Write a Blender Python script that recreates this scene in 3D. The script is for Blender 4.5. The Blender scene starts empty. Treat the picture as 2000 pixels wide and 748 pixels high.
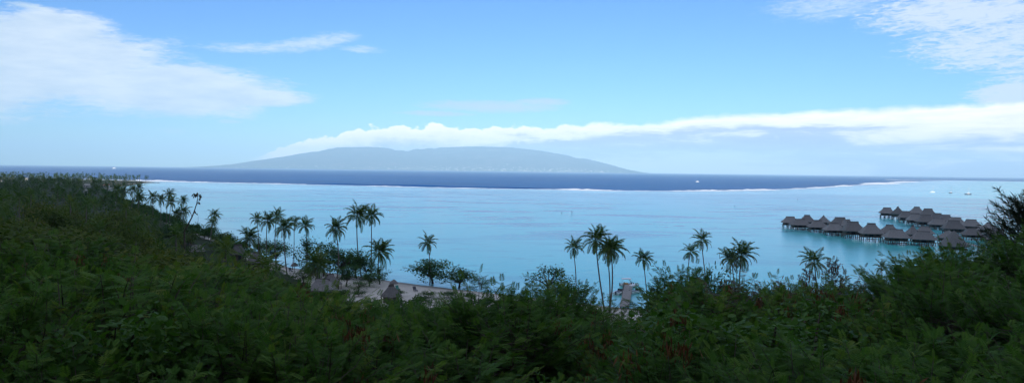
import bpy, math, random
import numpy as np
from mathutils import Matrix, Vector

R = math.radians
SC = bpy.context.scene
COL = SC.collection

# ------------------------------------------------------------------ camera
F = 1376.0            # focal length in pixels of the 2000 x 748 photograph
CW, CH = 2000.0, 748.0
EYE = 36.0            # eye height above the lagoon
PITCH, ROLL = R(1.70), R(0.72)
cam_d = bpy.data.cameras.new('camera')
cam = bpy.data.objects.new('camera', cam_d)
COL.objects.link(cam)
cam_d.sensor_width = 36.0
cam_d.sensor_fit = 'HORIZONTAL'
cam_d.lens = 36.0 * F / CW
cam_d.clip_start = 0.1
cam_d.clip_end = 120000.0
CAM_ROT = Matrix.Rotation(R(90) - PITCH, 3, 'X') @ Matrix.Rotation(ROLL, 3, 'Z')
cam.matrix_world = Matrix.Translation((0, 0, EYE)) @ CAM_ROT.to_4x4()
SC.camera = cam

# ------------------------------------------------------------------ light
SUN_EL, SUN_AZ = R(14), R(188)     # azimuth clockwise from +Y: behind the viewer, to the left
sun_dir = Vector((math.sin(SUN_AZ) * math.cos(SUN_EL), math.cos(SUN_AZ) * math.cos(SUN_EL), math.sin(SUN_EL)))
sd_ = bpy.data.lights.new('sun', 'SUN')
sd_.energy = 5.0
sd_.angle = R(0.5)
sd_.color = (1.0, 0.95, 0.88)
sun = bpy.data.objects.new('sun', sd_)
COL.objects.link(sun)
sun.rotation_euler = sun_dir.to_track_quat('Z', 'Y').to_euler()
SC.view_settings.view_transform = 'Standard'
SC.view_settings.look = 'None'
SC.view_settings.gamma = 1.0
SC.view_settings.use_curve_mapping = False
SC.view_settings.exposure = 0.36
SC.cycles.use_denoising = True
SC.cycles.denoiser = 'OPENIMAGEDENOISE'
SC.cycles.max_bounces = 5
SC.cycles.diffuse_bounces = 2
SC.cycles.glossy_bounces = 2
SC.cycles.transmission_bounces = 3
SC.cycles.transparent_max_bounces = 4
SC.cycles.volume_bounces = 0
SC.cycles.caustics_reflective = False
SC.cycles.caustics_refractive = False


def ray(px, py):
    v = CAM_ROT @ Vector(((px - CW / 2) / F, -(py - CH / 2) / F, -1.0))
    return v


def at(px, py, z=0.0):
    """point on the level z seen at a pixel"""
    v = ray(px, py)
    t = (z - EYE) / v.z
    return Vector((v.x * t, v.y * t, z))


def at_d(px, py, d):
    """point seen at a pixel, at forward distance d"""
    v = ray(px, py)
    t = d / v.y
    return Vector((v.x * t, d, EYE + v.z * t))


def azel(px, py):
    v = ray(px, py).normalized()
    return math.atan2(v.x, v.y), math.asin(v.z)


# ------------------------------------------------------------------ node helper
class NT:
    def __init__(self, tree):
        self.t = tree
        self.n = tree.nodes
        self.l = tree.links

    def new(self, kind, **kw):
        nd = self.n.new(kind)
        for k, v in kw.items():
            setattr(nd, k, v)
        return nd

    def put(self, sock, v):
        if isinstance(v, bpy.types.NodeSocket):
            self.l.new(v, sock)
        elif v is not None:
            sock.default_value = v

    def m(self, op, a, b=None, c=None, clamp=False):
        nd = self.new('ShaderNodeMath', operation=op, use_clamp=clamp)
        for s, v in zip(nd.inputs, (a, b, c)):
            self.put(s, v)
        return nd.outputs[0]

    def vm(self, op, a, b=None):
        nd = self.new('ShaderNodeVectorMath', operation=op)
        self.put(nd.inputs[0], a)
        self.put(nd.inputs[1], b)
        return nd.outputs[0]

    def mix(self, f, a, b, mode='MIX'):
        nd = self.new('ShaderNodeMix', data_type='RGBA', blend_type=mode)
        self.put(nd.inputs[0], f)
        self.put(nd.inputs[6], a)
        self.put(nd.inputs[7], b)
        return nd.outputs[2]

    def step(self, x, lo, hi, o0=0.0, o1=1.0):
        nd = self.new('ShaderNodeMapRange', interpolation_type='SMOOTHSTEP')
        for i, v in enumerate((x, lo, hi, o0, o1)):
            self.put(nd.inputs[i], v)
        return nd.outputs[0]

    def noise(self, vec, scale, detail=4.0, rough=0.5, dist=0.0):
        nd = self.new('ShaderNodeTexNoise')
        self.put(nd.inputs['Vector'], vec)
        self.put(nd.inputs['Scale'], scale)
        self.put(nd.inputs['Detail'], detail)
        self.put(nd.inputs['Roughness'], rough)
        self.put(nd.inputs['Distortion'], dist)
        return nd.outputs[0]

    def xyz(self, x, y, z):
        nd = self.new('ShaderNodeCombineXYZ')
        for s, v in zip(nd.inputs, (x, y, z)):
            self.put(s, v)
        return nd.outputs[0]

    def ramp(self, x, pts, interp='LINEAR'):
        nd = self.new('ShaderNodeValToRGB')
        nd.color_ramp.interpolation = interp
        e = nd.color_ramp.elements
        while len(e) < len(pts):
            e.new(0.5)
        for el, (p, c) in zip(e, pts):
            el.position = p
            el.color = tuple(c) + (1.0,) if len(c) == 3 else c
        self.put(nd.inputs[0], x)
        return nd.outputs[0]

    def curve(self, x, pts):
        nd = self.new('ShaderNodeFloatCurve')
        cv = nd.mapping.curves[0]
        while len(cv.points) < len(pts):
            cv.points.new(0.5, 0.5)
        for p, (a, b) in zip(cv.points, pts):
            p.location = (a, b)
            p.handle_type = 'AUTO_CLAMPED'
        nd.mapping.update()
        self.put(nd.inputs['Value'], x)
        return nd.outputs[0]


# ------------------------------------------------------------------ sky
world = bpy.data.worlds.new('World')
SC.world = world
world.use_nodes = True
SKY_STRENGTH = 0.10
world.cycles.sampling_method = 'MANUAL'
world.cycles.sample_map_resolution = 512


def build_sky():
    w = NT(world.node_tree)
    w.n.clear()
    out = w.new('ShaderNodeOutputWorld')
    bg = w.new('ShaderNodeBackground')
    w.l.new(bg.outputs[0], out.inputs[0])
    bg.inputs['Strength'].default_value = SKY_STRENGTH
    sky = w.new('ShaderNodeTexSky', sky_type='NISHITA')
    sky.sun_disc = False
    sky.sun_elevation = SUN_EL
    sky.sun_rotation = SUN_AZ
    sky.altitude = 40.0
    sky.air_density = 1.0
    sky.dust_density = 0.0
    sky.ozone_density = 1.6
    tc = w.new('ShaderNodeTexCoord')
    sep = w.new('ShaderNodeSeparateXYZ')
    w.l.new(tc.outputs['Generated'], sep.inputs[0])
    x, y, z = sep.outputs
    u = w.m('ARCTAN2', x, y)
    v = w.m('ARCSINE', z)
    # ragged, wind-drawn noise over the whole sky: stretched sideways
    uv = w.xyz(w.m('ADD', u, w.m('MULTIPLY', v, -0.5)), w.m('MULTIPLY', v, 4.2), 0.0)
    n_big = w.noise(uv, 6.0, 8.0, 0.62, 0.5)
    n_fine = w.noise(uv, 24.0, 7.0, 0.66, 0.6)
    wob = w.m('ADD', w.m('MULTIPLY', w.m('SUBTRACT', n_big, 0.5), 2.4), w.m('MULTIPLY', w.m('SUBTRACT', n_fine, 0.5), 0.9))

    n_x = w.noise(uv, 60.0, 6.0, 0.65, 0.8)
    wob2 = w.m('ADD', w.m('MULTIPLY', wob, 0.6), w.m('MULTIPLY', w.m('SUBTRACT', n_x, 0.5), 2.0))

    def blob(px, py, rx, ry, wt=1.0, tilt=0.0):
        a, e = azel(px, py)
        ca = math.cos(a)
        sx, sy = rx / F * ca * ca, ry / F * ca
        du = w.m('SUBTRACT', u, a)
        dv = w.m('SUBTRACT', w.m('SUBTRACT', v, e), w.m('MULTIPLY', du, tilt))
        q = w.m('ADD', w.m('POWER', w.m('DIVIDE', du, sx), 2.0), w.m('POWER', w.m('ABSOLUTE', w.m('DIVIDE', dv, sy)), 2.0))
        return w.m('MULTIPLY', w.m('SUBTRACT', 1.0, q), wt)

    def group(lst, amp, lo, hi, wv=None):
        d = None
        for b in lst:
            k = blob(*b)
            d = k if d is None else w.m('MAXIMUM', d, k)
        d = w.m('MAXIMUM', d, -2.0)
        return w.step(w.m('ADD', d, w.m('MULTIPLY', wv or wob, amp)), lo, hi)

    col = w.mix(1.0, sky.outputs[0], (0.47, 0.79, 1.34, 1.0), 'MULTIPLY')
    K = 1.0 / SKY_STRENGTH

    def c(r, g, b, s=1.0):
        return (r * K * s, g * K * s, b * K * s, 1.0)

    # unseen broken cloud over the rest of the dome, brightened to light the shaded land
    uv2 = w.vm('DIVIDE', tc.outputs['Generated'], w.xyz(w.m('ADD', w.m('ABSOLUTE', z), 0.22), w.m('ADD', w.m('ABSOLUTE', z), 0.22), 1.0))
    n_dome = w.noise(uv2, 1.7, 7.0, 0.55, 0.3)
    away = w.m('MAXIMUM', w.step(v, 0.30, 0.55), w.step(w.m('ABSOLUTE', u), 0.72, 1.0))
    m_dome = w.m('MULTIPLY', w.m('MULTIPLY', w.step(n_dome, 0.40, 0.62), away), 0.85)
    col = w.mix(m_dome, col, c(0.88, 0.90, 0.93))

    # broad veil on the left
    m1 = group([(60, 118, 400, 98), (310, 170, 310, 60), (-150, 120, 400, 135), (490, 190, 150, 22), (130, 52, 130, 36, 0.9)], 0.72, -0.08, 0.62, w.m('ADD', wob, w.m('MULTIPLY', w.m('SUBTRACT', n_x, 0.5), 1.2)))
    sh1 = w.ramp(w.noise(uv, 15.0, 5.0, 0.6), [(0.3, c(0.50, 0.62, 0.76)[:3]), (0.65, c(0.68, 0.76, 0.84)[:3])])
    col = w.mix(w.m('MULTIPLY', m1, 0.9), col, sh1)
    # streaks and small scraps
    m2 = group([(500, 95, 130, 13, 0.9, 0.05), (600, 86, 110, 16, 1.0, 0.16), (655, 75, 60, 14, 0.9, 0.1), (710, 97, 50, 8, 0.8), (1620, 12, 150, 30, 0.8), (50, 12, 45, 7), (340, 256, 45, 7, 0.7), (450, 238, 30, 5, 0.6)], 1.05, -0.1, 1.5, wob2)
    col = w.mix(w.m('MULTIPLY', m2, 0.85), col, c(0.56, 0.68, 0.78))
    m3 = group([(960, 208, 150, 13), (1060, 200, 60, 9), (850, 222, 80, 6)], 0.8, -0.3, 1.1, wob2)
    col = w.mix(w.m('MULTIPLY', m3, 0.65), col, c(0.54, 0.60, 0.76))
    # broken cloud, upper right
    m4 = group([(1930, 90, 220, 62, 0.95), (1880, 20, 230, 55, 0.9), (2100, 100, 240, 130, 1.0), (1985, 182, 110, 26, 1.2), (1800, 45, 90, 30, 0.6)], 1.2, 0.05, 0.95, wob2)
    col = w.mix(w.m('MULTIPLY', m4, 0.85), col, c(0.64, 0.72, 0.80))

    # the long bank over the far island
    U0, U1 = azel(380, 300)[0], azel(2150, 300)[0]
    t = w.m('DIVIDE', w.m('SUBTRACT', u, U0), U1 - U0, clamp=True)

    def edge(lst):
        pts = []
        for px, py in lst:
            a, e = azel(px, py)
            pts.append((min(1, max(0, (a - U0) / (U1 - U0))), e / 0.16))
        return w.m('MULTIPLY', w.curve(t, pts), 0.16)
    top = edge([(380, 326), (480, 310), (540, 285), (620, 268), (690, 250), (745, 241), (830, 236), (900, 240), (1000, 241), (1150, 236), (1290, 232), (1350, 224), (1500, 217), (1700, 208), (1850, 201), (2150, 188)])
    # billows: rounded on the sunlit side
    vor = w.new('ShaderNodeTexVoronoi', feature='SMOOTH_F1')
    vor.inputs['Scale'].default_value = 40.0
    vor.inputs['Smoothness'].default_value = 0.35
    vor.inputs['Detail'].default_value = 2.0
    w.l.new(w.xyz(u, w.m('MULTIPLY', v, 1.4), 0.0), vor.inputs['Vector'])
    bil = w.m('SUBTRACT', 0.70, vor.outputs['Distance'])
    below = w.m('SUBTRACT', top, v)                                   # radians under the top edge
    puff = w.step(t, 0.35, 0.62, 1.0, 0.25)
    depth = w.m('ADD', below, w.m('ADD', w.m('MULTIPLY', w.m('MULTIPLY', bil, puff), 0.014), w.m('MULTIPLY', wob, 0.006)))
    mb = w.step(depth, 0.0, w.step(t, 0.3, 0.6, 0.0035, 0.009))
    mb = w.m('MULTIPLY', mb, w.step(below, -0.0025, -0.0005))
    mb = w.m('MULTIPLY', mb, w.step(t, 0.05, 0.095))
    floor_ = edge([(380, 335), (600, 318), (700, 305), (1000, 318), (1200, 345), (2150, 420)])
    mb = w.m('MULTIPLY', mb, w.step(w.m('SUBTRACT', v, floor_), -0.004, 0.012))
    suv = w.xyz(u, w.m('MULTIPLY', v, 7.0), 3.0)
    strk = w.m('SUBTRACT', w.noise(suv, 9.0, 7.0, 0.62, 0.4), 0.5)
    s = w.m('ADD', w.m('MULTIPLY', depth, w.curve(t, [(0.0, 1.0), (0.30, 1.0), (0.42, 1.35), (0.55, 1.5), (0.68, 1.2), (0.80, 0.8), (0.90, 0.5), (1.0, 0.45)])), w.m('ADD', w.m('MULTIPLY', wob, 0.014), w.m('MULTIPLY', strk, w.step(t, 0.2, 0.5, 0.02, 0.10))))
    shade = w.ramp(w.m('MULTIPLY', s, 12.0), [(0.0, c(1.22, 1.12, 1.06)[:3]), (0.24, c(1.02, 0.97, 0.96)[:3]), (0.46, c(0.44, 0.51, 0.69)[:3]), (0.70, c(0.35, 0.42, 0.62)[:3]), (0.88, c(0.52, 0.60, 0.74)[:3]), (1.0, c(0.62, 0.70, 0.80)[:3])])
    lit = w.m('MULTIPLY', w.step(bil, 0.10, 0.50), puff)
    shade = w.mix(w.m('MULTIPLY', lit, w.step(depth, 0.045, 0.03)), shade, c(1.45, 1.32, 1.2))
    col = w.mix(w.m('MULTIPLY', mb, 0.93), col, shade)
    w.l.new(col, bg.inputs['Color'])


build_sky()


# ------------------------------------------------------------------ materials
def mat(name):
    m = bpy.data.materials.new(name)
    m.use_nodes = True
    w = NT(m.node_tree)
    bsdf = m.node_tree.nodes['Principled BSDF']
    return m, w, bsdf


def plain(name, ca, cb, scale, rough=0.8, bump=0.0, spec=0.3, metal=0.0, coords='Object'):
    m, w, b = mat(name)
    tc = w.new('ShaderNodeTexCoord')
    n = w.noise(tc.outputs[coords], scale, 6.0, 0.6)
    w.l.new(w.ramp(n, [(0.3, ca), (0.7, cb)]), b.inputs['Base Color'])
    b.inputs['Roughness'].default_value = rough
    b.inputs['Specular IOR Level'].default_value = spec
    b.inputs['Metallic'].default_value = metal
    if bump:
        bp = w.new('ShaderNodeBump')
        bp.inputs['Strength'].default_value = bump
        bp.inputs['Distance'].default_value = 0.05
        w.l.new(n, bp.inputs['Height'])
        w.l.new(bp.outputs[0], b.inputs['Normal'])
    return m


def leaf_mat(name, cols, trans=0.35, rough=0.55, spec=0.25, vary=0.3):
    """foliage: colour from a per-leaf tint, shifted a little from plant to plant"""
    m, w, b = mat(name)
    at_ = w.new('ShaderNodeAttribute', attribute_name='tint')
    oi = w.new('ShaderNodeObjectInfo')
    x = w.m('ADD', w.m('MULTIPLY', at_.outputs['Fac'], 1.0 - vary), w.m('MULTIPLY', oi.outputs['Random'], vary))
    col = w.ramp(x, cols)
    w.l.new(col, b.inputs['Base Color'])
    b.inputs['Roughness'].default_value = rough
    b.inputs['Specular IOR Level'].default_value = spec
    tr = w.new('ShaderNodeBsdfTranslucent')
    w.l.new(w.mix(1.0, col, (1.0, 1.15, 0.55, 1), 'MULTIPLY'), tr.inputs['Color'])
    mx = w.new('ShaderNodeMixShader')
    mx.inputs[0].default_value = trans
    w.l.new(b.outputs[0], mx.inputs[1])
    w.l.new(tr.outputs[0], mx.inputs[2])
    w.l.new(mx.outputs[0], m.node_tree.nodes['Material Output'].inputs['Surface'])
    return m


M = {}
M['leaf_feather'] = leaf_mat('leaf_feather', [(0.0, (0.022, 0.060, 0.012)), (0.5, (0.062, 0.145, 0.026)), (0.85, (0.11, 0.19, 0.032)), (1.0, (0.18, 0.22, 0.04))], rough=0.7, spec=0.08)
M['leaf_dry'] = leaf_mat('leaf_dry', [(0.0, (0.045, 0.034, 0.016)), (0.5, (0.09, 0.07, 0.028)), (1.0, (0.16, 0.11, 0.045))])
M['leaf_broad'] = leaf_mat('leaf_broad', [(0.0, (0.018, 0.052, 0.012)), (0.5, (0.046, 0.115, 0.020)), (0.85, (0.07, 0.15, 0.018)), (1.0, (0.14, 0.20, 0.025))], rough=0.6, spec=0.12)
M['leaf_wood'] = leaf_mat('leaf_wood', [(0.0, (0.034, 0.066, 0.014)), (0.45, (0.080, 0.120, 0.026)), (0.8, (0.140, 0.150, 0.038)), (1.0, (0.21, 0.15, 0.06))], rough=0.7, spec=0.1, vary=0.5)
M['leaf_needle'] = leaf_mat('leaf_needle', [(0.0, (0.012, 0.028, 0.012)), (1.0, (0.035, 0.06, 0.024))], trans=0.15)
M['frond'] = leaf_mat('frond', [(0.0, (0.026, 0.066, 0.014)), (0.6, (0.072, 0.135, 0.022)), (1.0, (0.17, 0.18, 0.035))], trans=0.38, rough=0.5, spec=0.2)
M['frond_dry'] = leaf_mat('frond_dry', [(0.0, (0.07, 0.05, 0.025)), (1.0, (0.15, 0.11, 0.05))], trans=0.2)
M['pod'] = leaf_mat('pod', [(0.0, (0.07, 0.022, 0.010)), (0.6, (0.15, 0.055, 0.02)), (1.0, (0.26, 0.13, 0.05))], trans=0.1, rough=0.6)
M['bark'] = plain('bark', (0.05, 0.04, 0.03), (0.12, 0.10, 0.08), 6.0, 0.9, 0.4)
M['bark_pale'] = plain('bark_pale', (0.13, 0.115, 0.10), (0.26, 0.235, 0.21), 5.0, 0.85, 0.3)
M['palm_bark'] = plain('palm_bark', (0.085, 0.075, 0.065), (0.19, 0.17, 0.15), 4.0, 0.9, 0.4)
M['coconut'] = plain('coconut', (0.06, 0.07, 0.02), (0.16, 0.12, 0.03), 9.0, 0.5)
M['thatch'] = plain('thatch', (0.150, 0.143, 0.138), (0.27, 0.258, 0.25), 3.0, 0.95, 0.8, 0.1)
_w = NT(M['thatch'].node_tree)
_b = M['thatch'].node_tree.nodes['Principled BSDF']
_src = _b.inputs['Base Color'].links[0].from_socket
_k = _w.m('ADD', 0.78, _w.m('MULTIPLY', _w.new('ShaderNodeObjectInfo').outputs['Random'], 0.45))
_w.l.new(_w.mix(1.0, _src, _w.xyz(_k, _k, _k), 'MULTIPLY'), _b.inputs['Base Color'])
M['thatch_ridge'] = plain('thatch_ridge', (0.05, 0.045, 0.042), (0.10, 0.09, 0.08), 6.0, 0.95, 0.6, 0.1)
M['timber'] = plain('timber', (0.07, 0.055, 0.045), (0.15, 0.12, 0.10), 5.0, 0.8, 0.3)
M['timber_grey'] = plain('timber_grey', (0.20, 0.19, 0.18), (0.36, 0.34, 0.32), 6.0, 0.85, 0.3)
M['pile'] = plain('pile', (0.10, 0.09, 0.085), (0.26, 0.24, 0.23), 3.0, 0.85, 0.3)
M['wall_wood'] = plain('wall_wood', (0.09, 0.07, 0.055), (0.17, 0.135, 0.11), 4.0, 0.8, 0.2)
M['dark'] = plain('dark', (0.008, 0.008, 0.01), (0.02, 0.02, 0.022), 3.0, 0.3, 0.0, 0.5)
M['white_paint'] = plain('white_paint', (0.72, 0.73, 0.74), (0.84, 0.84, 0.84), 2.0, 0.35, 0.0, 0.5)
M['white_wall'] = plain('white_wall', (0.42, 0.40, 0.37), (0.55, 0.54, 0.51), 1.0, 0.8)
M['roof_pale'] = plain('roof_pale', (0.28, 0.27, 0.24), (0.42, 0.41, 0.37), 1.5, 0.6)
M['roof_red'] = plain('roof_red', (0.28, 0.10, 0.07), (0.40, 0.16, 0.11), 1.5, 0.7)
M['orange'] = plain('orange', (0.50, 0.24, 0.04), (0.66, 0.36, 0.07), 2.0, 0.5)
M['hull_dark'] = plain('hull_dark', (0.03, 0.035, 0.05), (0.06, 0.065, 0.08), 2.0, 0.4, 0.0, 0.5)
M['canvas_teal'] = plain('canvas_teal', (0.03, 0.16, 0.13), (0.06, 0.24, 0.2), 3.0, 0.8)
M['glass'] = plain('glass', (0.02, 0.03, 0.04), (0.04, 0.05, 0.06), 2.0, 0.08, 0.0, 0.6)
M['metal'] = plain('metal', (0.35, 0.35, 0.36), (0.5, 0.5, 0.5), 3.0, 0.4, 0.0, 0.5, 0.8)
M['rock'] = plain('rock', (0.05, 0.045, 0.04), (0.14, 0.12, 0.11), 0.6, 0.9, 0.5)
M['town'] = plain('town', (0.55, 0.54, 0.52), (0.80, 0.79, 0.77), 0.01, 0.8)


def ground_mat():
    m, w, b = mat('ground')
    geo = w.new('ShaderNodeNewGeometry')
    p = geo.outputs['Position']
    sep = w.new('ShaderNodeSeparateXYZ')
    w.l.new(p, sep.inputs[0])
    n = w.noise(p, 0.08, 6.0, 0.6)
    n2 = w.noise(p, 1.6, 5.0, 0.65)
    grass = w.ramp(n2, [(0.3, (0.016, 0.030, 0.010)), (0.55, (0.030, 0.046, 0.016)), (0.75, (0.055, 0.048, 0.026))])
    sandc = w.ramp(n2, [(0.25, (0.44, 0.41, 0.36)), (0.6, (0.58, 0.54, 0.48)), (0.8, (0.64, 0.60, 0.54))])
    at_ = w.new('ShaderNodeAttribute', attribute_name='sand')
    f = w.step(w.m('ADD', at_.outputs['Fac'], w.m('MULTIPLY', w.m('SUBTRACT', n, 0.5), 0.7)), 0.4, 0.6)
    wet = w.step(sep.outputs[2], 0.12, 0.45, 0.62, 1.0)
    sandc = w.mix(1.0, sandc, w.xyz(wet, wet, wet), 'MULTIPLY')
    w.l.new(w.mix(f, grass, sandc), b.inputs['Base Color'])
    b.inputs['Roughness'].default_value = 0.95
    b.inputs['Specular IOR Level'].default_value = 0.1
    bp = w.new('ShaderNodeBump')
    bp.inputs['Strength'].default_value = 0.5
    bp.inputs['Distance'].default_value = 0.08
    w.l.new(n2, bp.inputs['Height'])
    w.l.new(bp.outputs[0], b.inputs['Normal'])
    return m


M['ground'] = ground_mat()


def island_mat():
    m, w, b = mat('island_ground')
    geo = w.new('ShaderNodeNewGeometry')
    p = geo.outputs['Position']
    n = w.noise(p, 0.0016, 7.0, 0.6)
    n2 = w.noise(p, 0.006, 5.0, 0.6)
    c = w.ramp(n, [(0.3, (0.014, 0.026, 0.018)), (0.5, (0.028, 0.042, 0.026)), (0.64, (0.075, 0.065, 0.05)), (0.8, (0.11, 0.095, 0.07))])
    w.l.new(w.mix(w.step(n2, 0.45, 0.7), c, (0.018, 0.03, 0.02, 1)), b.inputs['Base Color'])
    b.inputs['Roughness'].default_value = 0.95
    b.inputs['Specular IOR Level'].default_value = 0.05
    return m


M['island_ground'] = island_mat()


def ocean_mat():
    m, w, b = mat('ocean')
    geo = w.new('ShaderNodeNewGeometry')
    p = geo.outputs['Position']
    n = w.noise(w.vm('MULTIPLY', p, (0.35, 1.0, 1.0)), 0.010, 6.0, 0.6)
    big = w.noise(w.vm('MULTIPLY', p, (0.3, 1.0, 1.0)), 0.0016, 4.0, 0.5)
    c = w.ramp(w.m('ADD', w.m('MULTIPLY', n, 0.6), w.m('MULTIPLY', big, 0.4)), [(0.30, (0.0, 0.045, 0.17)), (0.70, (0.0, 0.115, 0.38))])
    w.l.new(c, b.inputs['Base Color'])
    b.inputs['Roughness'].default_value = 0.28
    b.inputs['IOR'].default_value = 1.33
    b.inputs['Specular IOR Level'].default_value = 0.05
    h = w.m('ADD', w.m('MULTIPLY', w.noise(p, 0.05, 5.0, 0.65), 3.0), w.noise(p, 0.012, 3.0, 0.6))
    bp = w.new('ShaderNodeBump')
    bp.inputs['Strength'].default_value = 1.0
    bp.inputs['Distance'].default_value = 1.6
    w.l.new(h, bp.inputs['Height'])
    w.l.new(bp.outputs[0], b.inputs['Normal'])
    return m


def lagoon_mat():
    m, w, b = mat('lagoon')
    geo = w.new('ShaderNodeNewGeometry')
    p = geo.outputs['Position']
    dr = w.new('ShaderNodeAttribute', attribute_name='reef').outputs['Fac']      # metres from the reef / 1000
    dc = w.new('ShaderNodeAttribute', attribute_name='coast').outputs['Fac']     # metres from the shore / 1000
    n0 = w.noise(w.vm('MULTIPLY', p, (0.5, 1.0, 1.0)), 0.006, 4.0, 0.5, 0.3)
    n1 = w.noise(w.vm('MULTIPLY', p, (0.42, 1.0, 1.0)), 0.020, 6.0, 0.62, 0.4)
    n2 = w.noise(w.vm('MULTIPLY', p, (0.6, 1.0, 1.0)), 0.085, 4.0, 0.6)
    # water over pale sand: turquoise where it is shallow, bluer where it is deeper
    c = w.ramp(w.m('ADD', w.m('MULTIPLY', w.m('SUBTRACT', n0, 0.5), 0.35), dr), [
        (0.0, (0.22, 0.42, 0.55)), (0.10, (0.26, 0.56, 0.72)), (0.35, (0.22, 0.62, 0.77)), (0.65, (0.11, 0.60, 0.67)), (0.95, (0.09, 0.60, 0.59))])
    c = w.mix(w.step(dc, 0.0, 0.045, 0.75, 0.0), c, (0.30, 0.62, 0.62, 1))
    # coral heads and weed
    band = w.m('MAXIMUM', w.step(dr, 0.02, 0.20, 1.0, 0.32), w.m('MULTIPLY', w.step(dc, 0.06, 0.22), w.step(dc, 0.75, 0.35)))
    patch = w.m('MULTIPLY', w.step(n1, 0.50, 0.62), band)
    c = w.mix(w.m('MULTIPLY', patch, 0.85), c, (0.045, 0.17, 0.30, 1))
    heads = w.m('MULTIPLY', w.step(n2, 0.57, 0.68), w.m('MULTIPLY', band, w.step(n0, 0.42, 0.56)))
    c = w.mix(w.m('MULTIPLY', heads, 0.85), c, (0.05, 0.09, 0.15, 1))
    w.l.new(c, b.inputs['Base Color'])
    b.inputs['Roughness'].default_value = 0.17
    b.inputs['IOR'].default_value = 1.33
    b.inputs['Specular IOR Level'].default_value = 0.42
    h = w.m('ADD', w.noise(w.vm('MULTIPLY', p, (0.7, 1.0, 1.0)), 0.9, 4.0, 0.6), w.m('MULTIPLY', w.noise(p, 0.16, 3.0, 0.5), 2.5))
    bp = w.new('ShaderNodeBump')
    bp.inputs['Strength'].default_value = 0.55
    bp.inputs['Distance'].default_value = 0.10
    w.l.new(h, bp.inputs['Height'])
    w.l.new(bp.outputs[0], b.inputs['Normal'])
    return m


def foam_mat():
    m, w, b = mat('foam')
    geo = w.new('ShaderNodeNewGeometry')
    n = w.noise(geo.outputs['Position'], 0.12, 5.0, 0.65)
    w.l.new(w.ramp(n, [(0.3, (0.70, 0.78, 0.84)), (0.5, (0.90, 0.93, 0.95))]), b.inputs['Base Color'])
    b.inputs['Roughness'].default_value = 0.8
    return m


M['ocean'] = ocean_mat()
M['lagoon'] = lagoon_mat()
M['foam'] = foam_mat()


# ------------------------------------------------------------------ mesh helpers
def mesh_np(name, verts, faces, attrs=None, smooth=False):
    """mesh from numpy arrays; faces is (n,3) or (n,4), or a list of such arrays"""
    me = bpy.data.meshes.new(name)
    if not isinstance(faces, (list, tuple)):
        faces = [faces]
    faces = [np.asarray(f, dtype=np.int32) for f in faces if len(f)]
    v = np.asarray(verts, dtype=np.float32)
    me.vertices.add(len(v))
    me.vertices.foreach_set('co', v.ravel())
    idx = np.concatenate([f.ravel() for f in faces])
    tot = np.concatenate([np.full(len(f), f.shape[1], dtype=np.int32) for f in faces])
    start = np.concatenate([[0], np.cumsum(tot)[:-1]]).astype(np.int32)
    me.loops.add(len(idx))
    me.loops.foreach_set('vertex_index', idx)
    me.polygons.add(len(tot))
    me.polygons.foreach_set('loop_start', start)
    if smooth:
        me.polygons.foreach_set('use_smooth', np.ones(len(tot), dtype=bool))
    me.update(calc_edges=True)
    me.validate()
    for k, a in (attrs or {}).items():
        at_ = me.attributes.new(k, 'FLOAT', 'POINT')
        at_.data.foreach_set('value', np.asarray(a, dtype=np.float32))
    return me


class MB:
    """collects boxes, tubes, lathes and loose quads into one mesh"""

    def __init__(self):
        self.v = []
        self.f = []

    def add(self, vs, fs):
        o = len(self.v)
        self.v += [tuple(p) for p in vs]
        self.f += [tuple(i + o for i in f) for f in fs]
        return self

    def box(self, x0, y0, z0, x1, y1, z1, taper=0.0):
        t = taper
        return self.add([(x0, y0, z0), (x1, y0, z0), (x1, y1, z0), (x0, y1, z0),
                         (x0 + t, y0 + t, z1), (x1 - t, y0 + t, z1), (x1 - t, y1 - t, z1), (x0 + t, y1 - t, z1)],
                        [(3, 2, 1, 0), (4, 5, 6, 7), (0, 1, 5, 4), (1, 2, 6, 5), (2, 3, 7, 6), (3, 0, 4, 7)])

    def tube(self, pts, rads, n=6, cap=True):
        pts = [Vector(p) for p in pts]
        if not isinstance(rads, (list, tuple)):
            rads = [rads] * len(pts)
        o = len(self.v)
        for i, p in enumerate(pts):
            t = (pts[min(i + 1, len(pts) - 1)] - pts[max(i - 1, 0)])
            t = t.normalized() if t.length > 1e-9 else Vector((0, 0, 1))
            a = t.cross(Vector((0.31, 0.95, 0.05)))
            if a.length < 1e-3:
                a = t.cross(Vector((1, 0, 0)))
            a.normalize()
            b = t.cross(a)
            for k in range(n):
                an = 2 * math.pi * k / n
                self.v.append(tuple(p + (a * math.cos(an) + b * math.sin(an)) * rads[i]))
        for i in range(len(pts) - 1):
            for k in range(n):
                k2 = (k + 1) % n
                self.f.append((o + i * n + k, o + i * n + k2, o + (i + 1) * n + k2, o + (i + 1) * n + k))
        if cap:
            self.f.append(tuple(o + k for k in reversed(range(n))))
            e = o + (len(pts) - 1) * n
            self.f.append(tuple(e + k for k in range(n)))
        return self

    def rings(self, rings, cap0=True, cap1=True):
        n = len(rings[0])
        o = len(self.v)
        for r in rings:
            self.v += [tuple(p) for p in r]
        for i in range(len(rings) - 1):
            for k in range(n):
                k2 = (k + 1) % n
                self.f.append((o + i * n + k, o + i * n + k2, o + (i + 1) * n + k2, o + (i + 1) * n + k))
        if cap0:
            self.f.append(tuple(o + k for k in reversed(range(n))))
        if cap1:
            e = o + (len(rings) - 1) * n
            self.f.append(tuple(e + k for k in range(n)))
        return self

    def mesh(self, name, smooth=False):
        me = bpy.data.meshes.new(name)
        me.from_pydata(self.v, [], self.f)
        if smooth:
            me.polygons.foreach_set('use_smooth', np.ones(len(me.polygons), dtype=bool))
        me.update()
        return me


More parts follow.
